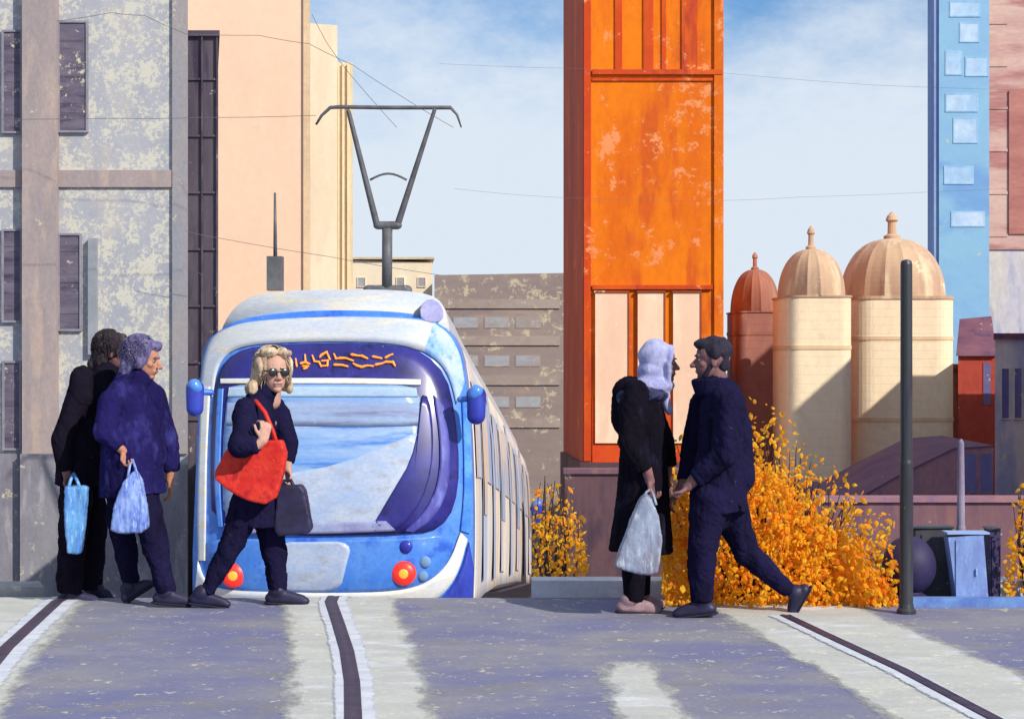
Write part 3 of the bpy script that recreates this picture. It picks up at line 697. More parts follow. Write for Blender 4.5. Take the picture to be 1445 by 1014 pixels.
wf = patch('windscreen_surround', [(300, 742), (297, 650), (301, 560), (310, 520), (330, 498), (365, 487), (470, 483), (560, 486), (600, 498), (630, 530), (642, 580), (649, 660), (642, 715), (622, 744), (590, 753), (400, 756)], 0.024, m_tn, tram)
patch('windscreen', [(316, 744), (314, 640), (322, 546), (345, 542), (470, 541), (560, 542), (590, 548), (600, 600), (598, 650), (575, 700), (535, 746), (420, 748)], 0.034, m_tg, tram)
ribbon('light_strip', [(312, 534), (400, 533), (500, 533), (594, 535)], [(312, 541), (400, 541), (500, 541), (594, 543)], 0.040, m_cream2, tram)
ribbon('reflection_band', [(322, 568), (400, 566), (500, 566), (592, 568)], [(320, 600), (400, 600), (500, 602), (594, 600)], 0.038, m_tbl, tram)  # grey-blue reflection on the glass, laid on as a coloured strip
ribbon('reflection_band', [(324, 546), (400, 545), (500, 545), (588, 547)], [(322, 560), (400, 560), (500, 560), (590, 560)], 0.038, pm('pale_reflection', lin((176, 200, 222)), lin((160, 186, 220)), scale=2, stretch=(.3, 1, 2), speck=.4, sscale=16), tram)  # paler reflection band, also laid on as colour
patch('lower_reflection', [(320, 742), (318, 690), (400, 668), (480, 655), (560, 622), (596, 606), (594, 640), (570, 700), (534, 744), (420, 746)], 0.040, m_tgl, tram, (470, 705), 1)  # pale reflection low in the glass, put in as a coloured panel
ribbon('windscreen_edge', [(318, 738), (400, 736), (470, 736), (545, 734)], [(318, 752), (400, 752), (470, 752), (560, 748)], 0.046, pm('edge_lilac', lin((140, 140, 186)), lin((160, 170, 204)), scale=4, speck=.3, sscale=16), tram)
patch('wiper_cover', [(522, 748), (536, 724), (556, 690), (580, 650), (592, 600), (594, 556), (606, 560), (612, 610), (610, 660), (596, 706), (572, 738), (556, 749)], 0.046, m_tn, tram, (584, 680), 1)
ribbon('side_pillar', [(612, 556), (622, 620), (620, 680), (600, 722), (572, 748)], [(626, 572), (636, 625), (634, 690), (612, 732), (584, 750)], 0.040, m_tv, tram)
ribbon('side_pillar', [(308, 548), (304, 620), (303, 690), (308, 742)], [(316, 548), (312, 620), (311, 690), (315, 742)], 0.040, m_tb_, tram)
lw = patch('lower_panel', [(292, 757), (400, 762), (470, 762), (600, 758), (640, 752), (638, 786), (614, 818), (570, 832), (470, 836), (330, 834), (298, 822), (290, 790)], 0.018, m_tb_, tram)
patch('coupler_cover', [(392, 764), (440, 764), (498, 763), (488, 800), (480, 834), (420, 834), (392, 832), (386, 800)], 0.022, m_tgl, tram, None, 2)
ribbon('bumper', [(280, 790), (288, 818), (312, 832), (400, 835), (470, 836), (560, 834), (604, 822), (634, 794), (650, 750)],
       [(274, 850), (280, 858), (312, 862), (400, 863), (470, 863), (575, 861), (618, 846), (646, 812), (660, 760)], 0.026, m_cream2, tram, k=60)
ribbon('skirt_panel', [(580, 866), (620, 848), (648, 814), (662, 764)], [(600, 900), (640, 900), (666, 880), (669, 800)], 0.018, m_td, tram, k=30)
ribbon('trim_line', [(284, 545), (281, 640), (279, 720), (280, 790)], [(297, 545), (292, 640), (291, 720), (290, 790)], 0.022, m_cream2, tram, k=30)
ribbon('trim_line', [(652, 560), (655, 640), (655, 700), (650, 748)], [(662, 560), (666, 640), (667, 700), (663, 752)], 0.022, pm('trim_blue', lin((96, 160, 240)), lin((60, 120, 224)), scale=4, speck=.3, sscale=16), tram, k=30)
# destination display: the orange strokes as they stand in the picture
m_led = emis('amber_led', (0.95, 0.27, 0.02), 0.75)
g = G()
def ledp(x, y): return NP(400 + x / 7.225, 480 + y / 7.225, 0.042)
for S in ([(130, 190), (140, 260)], [(225, 148), (230, 215)], [(190, 232), (228, 222), (266, 238)], [(205, 262), (255, 262)], [(222, 285), (240, 280)], [(300, 155), (320, 212), (368, 220), (388, 262), (452, 256), (456, 205), (400, 208)],
          [(380, 165), (392, 148), (445, 118), (476, 190)], [(520, 140), (540, 185), (580, 180), (640, 180), (710, 206)], [(530, 248), (600, 250), (655, 264)], [(705, 145), (760, 155), (805, 158), (855, 182)],
          [(720, 238), (750, 255), (800, 270), (860, 255), (915, 262)], [(920, 165), (1000, 182)], [(1050, 172), (1085, 152), (1112, 142)], [(950, 246), (1010, 234), (1050, 218), (1120, 222), (1138, 255)]):
    for a, b in zip(S, S[1:]): g.cap(ledp(*a), ledp(*b), 0.014 + 0.004 * math.sin(a[0]), 0.012, .7, n=8, k=2)
g.obj('destination_lettering', m_led, wf, smooth=True)
m_lred = emis('red_lamp', (0.75, 0.03, 0.02), 0.5); m_lor = emis('amber_lamp', (1.0, 0.28, 0.03), 0.9)
def disc(name, px, py, r, o, d, mat, parent, dome=.3):
    c = NP(px, py, o); v = []; n = 24; f = []
    prof = [(r, d), (r, 0), (r * .8, -r * dome * .6), (r * .4, -r * dome), (0.001, -r * dome * 1.1)]
    for rr, z in prof:
        for j in range(n): v.append(c + Vector((rr * math.cos(6.2832 * j / n), z, rr * math.sin(6.2832 * j / n))))
    for i in range(len(prof) - 1):
        for j in range(n):
            a = i * n + j; b = i * n + (j + 1) % n; f.append((a, b, b + n, a + n))
    return mk(name, v, f, mat, parent, None, True)
for px, py in ((330, 811), (570, 808)):
    l = disc('lamp', px, py, 0.115, 0.03, .08, m_lred, tram); disc('lens', px, py, 0.055, 0.055, .04, m_lor, l)
disc('sensor', 573, 771, 0.06, 0.03, .05, m_td, tram); disc('fog_lamp', 600, 792, 0.055, 0.03, .05, pm('fog_glass', lin((120, 160, 200)), speck=.2), tram)
disc('fog_lamp', 597, 812, 0.05, 0.03, .05, pm('fog_glass', lin((120, 160, 200)), speck=.2), tram)
# mirrors
def mirror(cx, cy, w, h, Y, s):
    c = W(cx, cy, Y); ax = (Vector((1, 0, 0)), Vector((0, 1, 0)), Vector((0, 0, 1)))
    g = G(); g.cap(c + Vector((0, 0, h * .28)), c - Vector((0, 0, h * .28)), w * .5, w * .46, 1.1)
    m = g.obj('mirror', m_td, tram, smooth=True)
    G().cap(c + Vector((0, 0, h * .2)), c + Vector((s * w * .9, .05, h * .16)), .03, .03).obj('mirror_arm', m_tb_, m, smooth=True)
    G().cap(c + Vector((0, -.03, h * .36)), c + Vector((s * w * .1, -.03, h * .3)), w * .40, w * .38, 1.0).obj('mirror_cap', m_tb_, m, smooth=True)
mirror(275, 562, .16, .34, 17.35, 1); mirror(672, 572, .17, .36, 17.35, -1); mirror(759, 724, .26, .56, 38.5, -1)
# side windows, doors and joints along the right flank
def flank(name, y0, y1, py0, py1, mat, o=.014, parent=tram):
    def xat(y, py): return W(interp([(444, 600), (482, 646), (520, 657), (600, 664), (700, 668), (905, 668)], py), 0, 17.5).x + interp(TX, y) + o
    v = []; f = []; K = 4
    for i in range(K + 1):
        y = y0 + (y1 - y0) * i / K
        for j in range(5):
            py = py0 + (py1 - py0) * j / 4; z = W(0, py, 17.5).z + interp(TZ, y)
            v += [(xat(y, py), y, z), (xat(y, py) - .03, y, z)]
    for i in range(K):
        for j in range(4):
            a = (i * 5 + j) * 2; b = a + 2; c = a + 10; d = c + 2; f += [(a, b, d, c), (a + 1, c + 1, d + 1, b + 1)]
    return mk(name, v, f, mat, parent, None, False)
m_gap = pm('bellows', lin((190, 186, 196)), lin((150, 164, 200)), scale=6, stretch=(1, 3, .3), speck=.4, sscale=10)
m_door = pm('door_panel', lin((234, 220, 204)), lin((170, 186, 216)), lin((232, 196, 166)), scale=1.6, stretch=(1, .8, .2), speck=.6, sscale=9, contrast=.1)
y = 19.0; k = 0
while y < 38.6:
    if k % 4 == 3: flank('bellows', y, y + .7, 500, 860, m_gap, .02); y += .95
    elif k % 4 == 1: d = flank('door', y, y + 1.35, 530, 850, m_door, .016); flank('door_glass', y + .12, y + 1.2, 545, 740, m_tsw, .026, d); y += 1.5
    else: flank('side_window', y, y + 1.5, 530, 680, m_tsw); y += 1.65
    k += 1
# pantograph
Yp = 19.6
pan = G().tube([W(546, 408, Yp), W(546.5, 322, Yp)], .055, 10).obj('mast', m_gunm, tram, smooth=True)
g = G(); g.cap(W(534, 318, Yp), W(560, 318, Yp), .055, .055, .8); g.obj('yoke', m_gunm, tram, smooth=True)
G().cap(W(531, 314, Yp), W(492, 158, Yp - .15), .045, .03, .8).obj('collector_arm', m_gunm, tram, smooth=True)
G().cap(W(562, 314, Yp), W(613, 156, Yp - .15), .045, .026, .8).obj('collector_arm', m_gunm, tram, smooth=True)
G().tube([W(446, 176, Yp - .15), W(454, 163, Yp - .15), W(466, 152, Yp - .15), W(480, 151, Yp - .15), W(545, 152, Yp - .15), W(636, 152, Yp - .15), W(645, 162, Yp - .15), W(651, 180, Yp - .15)], [.012, .016, .02, .022, .022, .022, .015, .008], 8).obj('contact_strip', m_gunm, tram, smooth=True)
G().tube([W(522 + 52 * i / 8, 254 - 9 * math.sin(math.pi * i / 8), Yp - .05) for i in range(9)], .012, 6).obj('tie_bow', m_gunm, tram, smooth=True)
G().cap(W(520, 410, Yp), W(574, 410, Yp), .06, .06, 1).obj('collector_base', m_gunm, tram, smooth=True)
# antenna
G().prism([(W(378, 0, 19).x, 18.9), (W(399, 0, 19).x, 18.9), (W(399, 0, 19).x, 19.1), (W(378, 0, 19).x, 19.1)], W(0, 410, 19).z, W(0, 362, 19).z).obj('antenna_base', m_gunm, tram)
G().tube([W(388.5, 364, 19), W(388, 272, 19)], [.022, .012], 8).obj('antenna', m_gunm, tram, smooth=True)

# ================================================================ people
FIG = dict(speck=.38, sscale=42, paper=lin((74, 68, 92)), rough=1.0, spec=.04, bump=.5, contrast=.22)
m_navy = pm('navy_wool', lin((27, 24, 50)), lin((33, 30, 64)), lin((22, 19, 40)), scale=7, stretch=(1, 1, .4), **FIG)
m_purp = pm('violet_blue_cloth', lin((38, 33, 92)), lin((28, 24, 64)), lin((58, 56, 122)), scale=5, stretch=(1, 1, .5), **FIG)
m_blackc = pm('black_coat', lin((25, 21, 30)), lin((20, 17, 27)), lin((34, 34, 58)), scale=8, stretch=(1, 1, .4), **FIG)
m_black2 = pm('near_black_coat', lin((25, 21, 32)), lin((30, 26, 40)), lin((19, 16, 27)), scale=9, stretch=(1, 1, .4), **FIG)
m_skin = pm('skin_tan', lin((196, 138, 112)), lin((170, 116, 96)), scale=25, speck=.2, sscale=70, rough=.7)
m_skin_l = pm('skin_light', lin((206, 160, 140)), lin((188, 146, 134)), scale=25, speck=.2, sscale=70, rough=.7)
m_skin_d = pm('skin_dusk', lin((140, 98, 96)), lin((116, 82, 88)), scale=25, speck=.2, sscale=70, rough=.7)
m_blond = pm('blond_hair', lin((206, 184, 152)), lin((168, 142, 124)), lin((226, 212, 184)), scale=18, stretch=(1.6, 1.6, .35), speck=.3, sscale=60)
m_ghair = pm('violet_grey_hair', lin((112, 106, 150)), lin((84, 78, 122)), lin((140, 132, 160)), scale=16, stretch=(1.5, 1.5, .5), speck=.3, sscale=60)
m_bhair = pm('brown_hair', lin((60, 50, 56)), lin((40, 34, 44)), lin((88, 76, 80)), scale=16, stretch=(1.5, 1.5, .5), speck=.3, sscale=60)
m_dhair = pm('dark_hair', lin((46, 40, 58)), lin((34, 30, 46)), scale=18, speck=.2, sscale=60)
m_scarf = pm('lavender_scarf', lin((176, 178, 216)), lin((146, 148, 198)), lin((196, 198, 226)), scale=14, stretch=(1, 1, .6), speck=.4, sscale=60)
m_shoe = pm('dark_shoe', lin((36, 32, 56)), lin((46, 44, 76)), scale=12, rough=.5)
m_shoe2 = pm('rosy_shoe', lin((172, 142, 146)), lin((140, 112, 124)), scale=12, rough=.6)
m_lens = pm('dark_lens', lin((36, 34, 36)), rough=.25, spec=.6)
UP = Vector((0, 0, 1))
class Person:
    def __init__(s, label, Y, px, pyfoot, fdir, group=None):
        s.Y = Y; s.root = thing('person', label, 'person', (W(px, 0, Y).x, Y, gz(Y)), group)
        s.f = Vector(fdir).normalized(); s.side = UP.cross(s.f).normalized()
        s.b = G()
    def P(s, px, py, d=0.0):
        p = W(px, py, s.Y); p.y += d; return p
    def head(s, px, py, d=0.0, sc_=1.0, look=None, tilt=0.0, soft=False, ears=True):
        g = s.b; c = s.P(px, py, d); f = (Vector(look) if look else s.f).normalized(); sd = UP.cross(f).normalized()
        u = (UP + f * tilt).normalized(); f = (f - u * f.dot(u)).normalized(); ax = (f, sd, u); k = sc_
        s.hc, s.hax, s.hk = c, ax, k
        def L(a, b, e): return c + f * (a * k) + sd * (b * k) + u * (e * k)
        s.L = L
        g.ell(L(-.012, 0, .028), ax, (.094 * k, .074 * k, .092 * k))
        g.ell(L(.022, 0, -.035), ax, (.064 * k, .056 * k, .072 * k))
        g.ell(L(.058, 0, -.088), ax, (.024 * k, .024 * k, .018 * k))                 # chin
        g.cap(L(.074, 0, .012), L((.102 if soft else .107), 0, -.026), .009 * k, (.0115 if soft else .0135) * k)                # nose
        g.ell(L(.094, .012, -.030), ax, (.010 * k, .009 * k, .008 * k)); g.ell(L(.094, -.012, -.030), ax, (.010 * k, .009 * k, .008 * k))
        if not soft: g.cap(L(.076, -.030, .026), L(.076, .030, .026), .010 * k)
        g.cap(L(.080, -.018, -.052), L(.080, .018, -.052), .008 * k)                  # lips
        g.cap(L(.078, -.015, -.064), L(.078, .015, -.064), .008 * k)
        for q in (-1, 1):
            g.ell(L(.052, q * .040, -.018), ax, (.022 * k, .018 * k, .018 * k))       # cheek
            if ears: g.ell(L(-.006, q * .074, -.008), ax, (.018 * k, .009 * k, .030 * k))      # ear
        g.cap(L(-.020, 0, -.05), L(-.040, 0, -.15), .050 * k, .052 * k)                # neck
    def eyes(s, mat=None):
        for q in (-1, 1):
            g = G(); g.ell(s.L(.066, q * .028, .004), s.hax, (.0105 * s.hk,) * 3, 12, 8); e = g.obj('eye', m_eye, s.root, smooth=True)
            G().ell(s.L(.076, q * .028, .004), s.hax, (.005 * s.hk, .006 * s.hk, .006 * s.hk), 10, 6).obj('pupil', m_lens, e, smooth=True)
            G().cap(s.L(.086, q * .016, .028), s.L(.078, q * .040, .028), .0045 * s.hk).obj('eyebrow', mat or m_dhair, s.root, smooth=True)
        G().cap(s.L(.087, -.017, -.058), s.L(.087, .017, -.058), .0045 * s.hk, None, .6).obj('mouth', m_lip, s.root, smooth=True)
    def limb(s, g, pts, rs, flat=1.0, cut=True):
        m = len(pts) - 2
        for i in range(m + 1): g.cap(pts[i], pts[i + 1], rs[i], rs[i + 1], flat, n=18, cut=(cut and i == m))
    def hand(s, wr, d, n, th, curl=.5, k=1.0):
        """palm, four jointed fingers of unequal length, thumb off the side of the palm"""
        g = s.b; d = Vector(d).normalized(); n = Vector(n); n = (n - d * n.dot(d)).normalized(); w = d.cross(n).normalized()
        if w.dot(Vector(th)) < 0: w = -w
        for o, l in ((-.027, .078), (-.009, .084), (.010, .084), (.027, .080)):
            g.cap(wr + w * o * .7 * k + d * .012 * k, wr + w * o * k + d * l * k, .016 * k, .0115 * k, n=10, k=3)
        for o, l, q in ((-.031, .058, .05), (-.0105, .074, 0), (.0105, .080, 0), (.031, .070, -.04)):
            p = wr + w * o * k + d * .084 * k; a = 0.0
            for i, (seg, r) in enumerate(((.42, .0088), (.32, .0080), (.26, .0070))):
                a += curl * (1.15, 1.25, .8)[i]; dd = d * math.cos(a) + n * math.sin(a) + w * (q + o * 3)
                p2 = p + dd.normalized() * l * seg * k; g.cap(p, p2, r * k, (r - .0006) * k, n=10, k=3); p = p2
        p = wr + w * .026 * k + d * .022 * k; dirs = (w * .8 + d * .8 + n * .2, w * .25 + d + n * (.3 + curl * .5))
        for i, (l, r) in enumerate(((.042, .0115), (.034, .0095))):
            p2 = p + dirs[i].normalized() * l * k; g.cap(p, p2, r * k, r * .88 * k, n=10, k=3); p = p2
    def shoe(s, ank, toe, name='shoe', mat=None, h=.045, w=.043, heel=.055):
        a = Vector(ank); t = Vector(toe); d = (t - a); hd = Vector((d.x, d.y, 0)).normalized(); dn = d.normalized()
        g = G(); up = dn.cross(Vector((0, 1, 0))).normalized()
        if up.z < 0: up = -up
        back = a - dn * heel + (t - a) * 0.0
        g.cap(a + UP * .01, a - up * .0 - dn * .012, .052, .05, n=16)
        sole = t + up * 0
        heelp = Vector((a.x, a.y, a.z)) + (-up) * .045 - dn * .03
        g.cap(heelp, t, w * .95, w * .72, n=16, flat=.9); g.cap(a - up * .01, t + up * .008 - dn * .02, w * .98, w * .62, n=16)
        o = g.cloth(name, mat or m_shoe, s.root, voxel=.008, it=3)
        g = G(); g.cap(heelp - up * .030, t - up * .024, w * .92, w * .78, flat=.28, side=Vector((0, 1, 0)), n=16); g.obj('sole', m_sole, o, smooth=True)
    def finish(s, mat): s.b.cloth('body', mat, s.root, voxel=.0048, it=3)
m_eye = pm('eye_white', lin((150, 140, 136)), speck=0, grain=0); m_lip = pm('lips', lin((158, 92, 88)), scale=20, speck=0)
m_sole = pm('sole', lin((40, 38, 50)), speck=.2, sscale=60)
SD = Vector((0, 1, 0))

def hair(p, name, parts, mat, fold=.012, fs=26, fine=.004, voxel=.009, st=(1, 1, .45), seed=0.0):
    g = G()
    for q in parts: g.ell(q[0], q[1] if len(q) > 2 else p.hax, q[-1], 18, 12)
    return g.cloth(name, mat, p.root, voxel=voxel, it=3, fold=fold, fs=fs, stretch=st, fine=fine, seed=seed)

def strands(p, parent, mat, n, length, side0, rr=.0022, wav=.006, seed=1, back=.0, lim=2.3, jut=1.0):
    rnd = random.Random(seed); g = G(); L = p.L
    for i in range(n):
        az = rnd.uniform(-math.pi, math.pi)
        if abs(az) < side0: continue
        e0 = rnd.uniform(.05, 1.5); pts = []; m = 7; tot = length * rnd.uniform(.6, 1.1); ph = rnd.uniform(0, 6)
        for k in range(m):
            e = e0 + tot * k / (m - 1)
            if e < 1.65: r = 1.0; z = math.cos(e) * .112; q = math.sin(e)
            else: q = 1.0 - .25 * (e - 1.65) * (1 - jut) ; z = math.cos(1.65) * .112 - (e - 1.65) * .10
            w = wav * math.sin(ph + k * 1.3)
            pts.append(L(-.030 + math.cos(az) * .108 * q + w, math.sin(az) * .096 * q + w, .040 + z))
        g.tube(pts, [rr * .6] + [rr] * (m - 2) + [rr * .3], 5)
    return g.obj('hair_locks', mat, parent, smooth=True)
# --- person A: dark hooded walker at far left, half hidden
A = Person('person in a near-black coat at far left, carrying a light blue bag', 11.66, 115, 850, (1, 0, 0), 'pair walking right at the left kerb'); P = A.P
A.head(156, 497, .10, 1.0); 
A.b.cap(P(128, 580, .1), P(108, 680, .1), .09, .09, .65, SD); A.hand(P(103, 668, -.15), (.1, 0, -1), (.8, -.3, 0), (0, -1, .2), .95, .95); A.b.cap(P(99, 650, -.15), P(103, 668, -.15), .034, .028); pass
A.b.cap(A.P(*(146, 528, 0.1)), A.P(*(130, 570, 0.09)), .048, .07)
A.b.cap(A.P(*(130, 570, 0.09)), A.P(*(118, 566, -0.11)), .040, .036)
A.b.cap(A.P(*(118, 566, -0.11)), A.P(*(97, 618, -0.17)), .036, .030)
A.b.cap(A.P(*(97, 618, -0.17)), A.P(*(99, 655, -0.15)), .030, .026)
A.finish(m_skin_d)
hair(A, 'hair', [(A.L(-.03, 0, .035), (.108, .092, .100)), (A.L(-.075, 0, -.03), (.065, .08, .085)), (A.L(-.115, 0, -.075), (.055, .06, .045)), (A.L(.035, 0, .085), (.055, .06, .04))], m_bhair, .016); strands(A, A.root, m_bhair, 500, 1.0, .8, seed=4, wav=.008)
g = G(); A.limb(g, [P(140, 534, .08), P(129, 562, .08), P(116, 620, .08), P(108, 668, .08)], [.10, .165, .185, .19], .70)
g.cap(P(122, 532, -.12), P(120, 560, -.13), .075, .085); g.cap(P(132, 532, .28), P(130, 560, .28), .075, .08)
A.limb(g, [P(118, 558, -.13), P(96, 618, -.17), P(99, 660, -.15)], [.080, .070, .052]); A.limb(g, [P(130, 552, .30), P(120, 625, .32), P(140, 670, .3)], [.08, .07, .055])
A.limb(g, [P(114, 610, 0.06), P(108, 686, .06)], [.18, .19], .80); g.cap(P(146, 522, .1), P(138, 534, .1), .085, .10)
g.cloth('coat', m_black2, A.root, voxel=.012, it=4, fold=.014, fs=9, fine=.003)
g = G(); A.limb(g, [P(112, 662, -.03), P(104, 755, -.03), P(98, 836, -.02)], [.115, .088, .080]); A.limb(g, [P(116, 662, .15), P(124, 755, .16), P(120, 836, .16)], [.115, .088, .074])
g.cloth('trousers', m_black2, A.root, voxel=.011, it=3, fold=.016, fs=15, stretch=(1, 1, .7), fine=.003)
A.shoe(P(100, 836, -.02), P(136, 847, -.02)); A.shoe(P(128, 836, .16), P(152, 846, .16))

# --- person B: stooping grey-haired walker in violet-blue
B = Person('person with violet grey hair in violet-blue coat, holding a pale plastic bag, far left', 11.40, 195, 850, (1, 0, 0), 'pair walking right at the left kerb'); P = B.P
B.head(203, 508, 0, 1.06, look=(1, -.12, -.02), tilt=.16); B.eyes(m_ghair)
B.b.cap(P(182, 590), P(180, 670), .09, .09, .6, SD)
B.hand(P(184, 634, -.19), (.25, 0, -1), (.6, -.3, .1), (0, -1, .2), .95, .95); B.b.cap(P(179, 629, -.2), P(184, 634, -.19), .030, .026)
B.hand(P(231, 680, .2), (.1, 0, -1), (-1, 0, 0), (1, 0, 0), .4, .95); B.b.cap(P(232, 655, .2), P(231, 680, .2), .035, .027)
pass
B.b.cap(B.P(*(192, 545, 0)), B.P(*(183, 585, 0)), .048, .07)
B.b.cap(B.P(*(183, 585, 0)), B.P(*(170, 580, -0.13)), .040, .036)
B.b.cap(B.P(*(170, 580, -0.13)), B.P(*(160, 612, -0.21)), .036, .030)
B.b.cap(B.P(*(160, 612, -0.21)), B.P(*(179, 629, -0.2)), .030, .026)
B.b.cap(B.P(*(183, 585, 0)), B.P(*(202, 575, 0.14)), .040, .036)
B.b.cap(B.P(*(202, 575, 0.14)), B.P(*(226, 622, 0.2)), .036, .030)
B.b.cap(B.P(*(226, 622, 0.2)), B.P(*(232, 658, 0.2)), .030, .026)
B.finish(m_skin)
hair(B, 'hair', [(B.L(-.028, 0, .038), (.108, .092, .098)), (B.L(-.07, 0, -.035), (.064, .082, .085)), (B.L(.045, 0, .090), (.052, .062, .034)), (B.L(-.005, -.07, .0), (.042, .026, .05)), (B.L(-.085, 0, -.09), (.05, .062, .05))], m_ghair, .016, seed=3); strands(B, B.root, m_ghair, 600, .9, .9, seed=3, wav=.009)
g = G(); B.limb(g, [P(192, 546), P(184, 572), P(182, 620), P(184, 662)], [.09, .175, .20, .20], .80)
g.cap(P(174, 550, -.13), P(168, 568, -.16), .072, .078); g.cap(P(196, 546, .17), P(206, 566, .19), .075, .08)
g.cap(P(202, 590, .0), P(210, 640, .0), .12, .13, .8, SD)
B.limb(g, [P(166, 566, -.17), P(158, 608, -.22), P(178, 628, -.21)], [.082, .070, .050]); B.limb(g, [P(206, 560, .2), P(226, 622, .22), P(233, 668, .2)], [.088, .074, .055])
B.limb(g, [P(184, 640, 0), P(188, 698, 0)], [.205, .235], .88); g.cap(P(196, 534), P(184, 546), .085, .11)
g.cloth('coat', m_purp, B.root, voxel=.012, it=4, fold=.015, fs=8, fine=.003, seed=2)
g = G(); B.limb(g, [P(204, 700, -.06), P(222, 760, -.08), P(238, 834, -.08)], [.105, .082, .062]); B.limb(g, [P(168, 670, .1), P(168, 755, .11), P(180, 824, .11)], [.12, .080, .052])
g.cap(P(184, 672), P(188, 695), .14, .11, .75, SD, cut=True)
g.cloth('trousers', m_navy, B.root, voxel=.011, it=3, fold=.016, fs=15, stretch=(1, 1, .7), fine=.003)
B.shoe(P(238, 834, -.08), P(268, 846, -.08)); B.shoe(P(178, 833, .11), P(206, 826, .11))

# --- person C: blonde woman crossing in front of the tram
Cc = Person('blonde woman in sunglasses and a navy coat walking in front of the tram', 11.35, 365, 852, (1, 0, 0)); P = Cc.P
Cc.head(386, 526, 0, 1.14, look=(.48, -1, -.02), soft=True, ears=False); Cc.eyes(m_blond)
Cc.b.cap(P(368, 610), P(368, 690), .08, .08, .65, SD)
Cc.hand(P(384, 617, -.42), (.2, .1, 1), (-.6, .8, 0), (-1, 0, .3), .6, 1.0); Cc.b.cap(P(372, 625, -.42), P(384, 617, -.42), .034, .028)
Cc.hand(P(402, 664, .14), (.15, -.1, -1), (-.8, -.5, 0), (.2, -1, 0), .9, .95); Cc.b.cap(P(400, 645, .15), P(402, 664, .14), .034, .027)
pass
Cc.b.cap(Cc.P(*(372, 560, 0)), Cc.P(*(367, 605, 0)), .048, .07)
Cc.b.cap(Cc.P(*(367, 605, 0)), Cc.P(*(354, 592, -0.13)), .040, .036)
Cc.b.cap(Cc.P(*(354, 592, -0.13)), Cc.P(*(355, 622, -0.37)), .036, .030)
Cc.b.cap(Cc.P(*(355, 622, -0.37)), Cc.P(*(374, 624, -0.42)), .030, .026)
Cc.b.cap(Cc.P(*(367, 605, 0)), Cc.P(*(386, 592, 0.13)), .040, .036)
Cc.b.cap(Cc.P(*(386, 592, 0.13)), Cc.P(*(400, 630, 0.17)), .036, .030)
Cc.b.cap(Cc.P(*(400, 630, 0.17)), Cc.P(*(401, 650, 0.15)), .030, .026)
Cc.finish(m_skin_l)
H = Cc.L
hair(Cc, 'hair', [(H(-.035, 0, .045), (.095, .096, .096)), (H(-.045, .075, -.02), (.055, .036, .095)), (H(-.045, -.078, -.03), (.065, .042, .105)), (H(.035, -.035, .112), (.055, .052, .03)), (H(.03, .045, .108), (.055, .05, .03)),
     (H(.02, .082, .03), (.045, .022, .062)), (H(.01, -.088, .03), (.05, .026, .07)), (H(-.02, -.115, -.085), (.05, .04, .05)), (H(-.03, .098, -.075), (.04, .028, .045)), (H(-.07, 0, -.06), (.05, .085, .08))], m_blond, .014, 30, .004, .008, seed=5); strands(Cc, Cc.root, m_blond, 800, 1.5, .75, seed=5, wav=.008, rr=.0022)
g = G(); a = H(.094, -.034, .004); b = H(.094, .034, .004)
g.ell(a, Cc.hax, (.008, .030, .025)); g.ell(b, Cc.hax, (.008, .030, .025)); g.cap(H(.100, -.012, .012), H(.100, .012, .012), .004)
g.cap(H(.090, -.06, .012), H(.01, -.088, .012), .004); g.cap(H(.090, .06, .012), H(.01, .088, .012), .004)
g.obj('sunglasses', m_lens, Cc.root, smooth=True)
g = G(); Cc.limb(g, [P(368, 562), P(364, 585), P(368, 640), P(366, 705)], [.075, .15, .155, .16], .68)
g.cap(P(352, 576, -.13), P(350, 590, -.16), .075, .08); g.cap(P(384, 574, .13), P(388, 590, .15), .07, .075)
Cc.limb(g, [P(352, 586, -.15), P(354, 624, -.40), P(378, 622, -.42)], [.080, .078, .050]); Cc.limb(g, [P(388, 586, .16), P(402, 630, .18), P(401, 655, .16)], [.08, .068, .05])
Cc.limb(g, [P(366, 690), P(364, 742)], [.15, .165], .80); g.cap(P(374, 553), P(366, 562), .078, .09); g.cap(P(352, 580, -.12), P(352, 600, -.14), .08, .08)
g.cloth('coat', m_navy, Cc.root, voxel=.011, it=4, fold=.012, fs=9, fine=.003, seed=1)
g = G(); Cc.limb(g, [P(354, 705, -.07), P(328, 768, -.07), P(294, 834, -.06)], [.115, .076, .046]); Cc.limb(g, [P(374, 705, .07), P(384, 775, .08), P(390, 838, .08)], [.115, .080, .052])
g.cap(P(364, 700), P(364, 712), .14, .10, .55, SD, cut=True)
g.cloth('trousers', m_navy, Cc.root, voxel=.011, it=3, fold=.016, fs=15, stretch=(1, 1, .7), fine=.003)
Cc.shoe(P(288, 836, -.06), P(322, 850, -.06), w=.038); Cc.shoe(P(390, 838, .08), P(428, 850, .08))

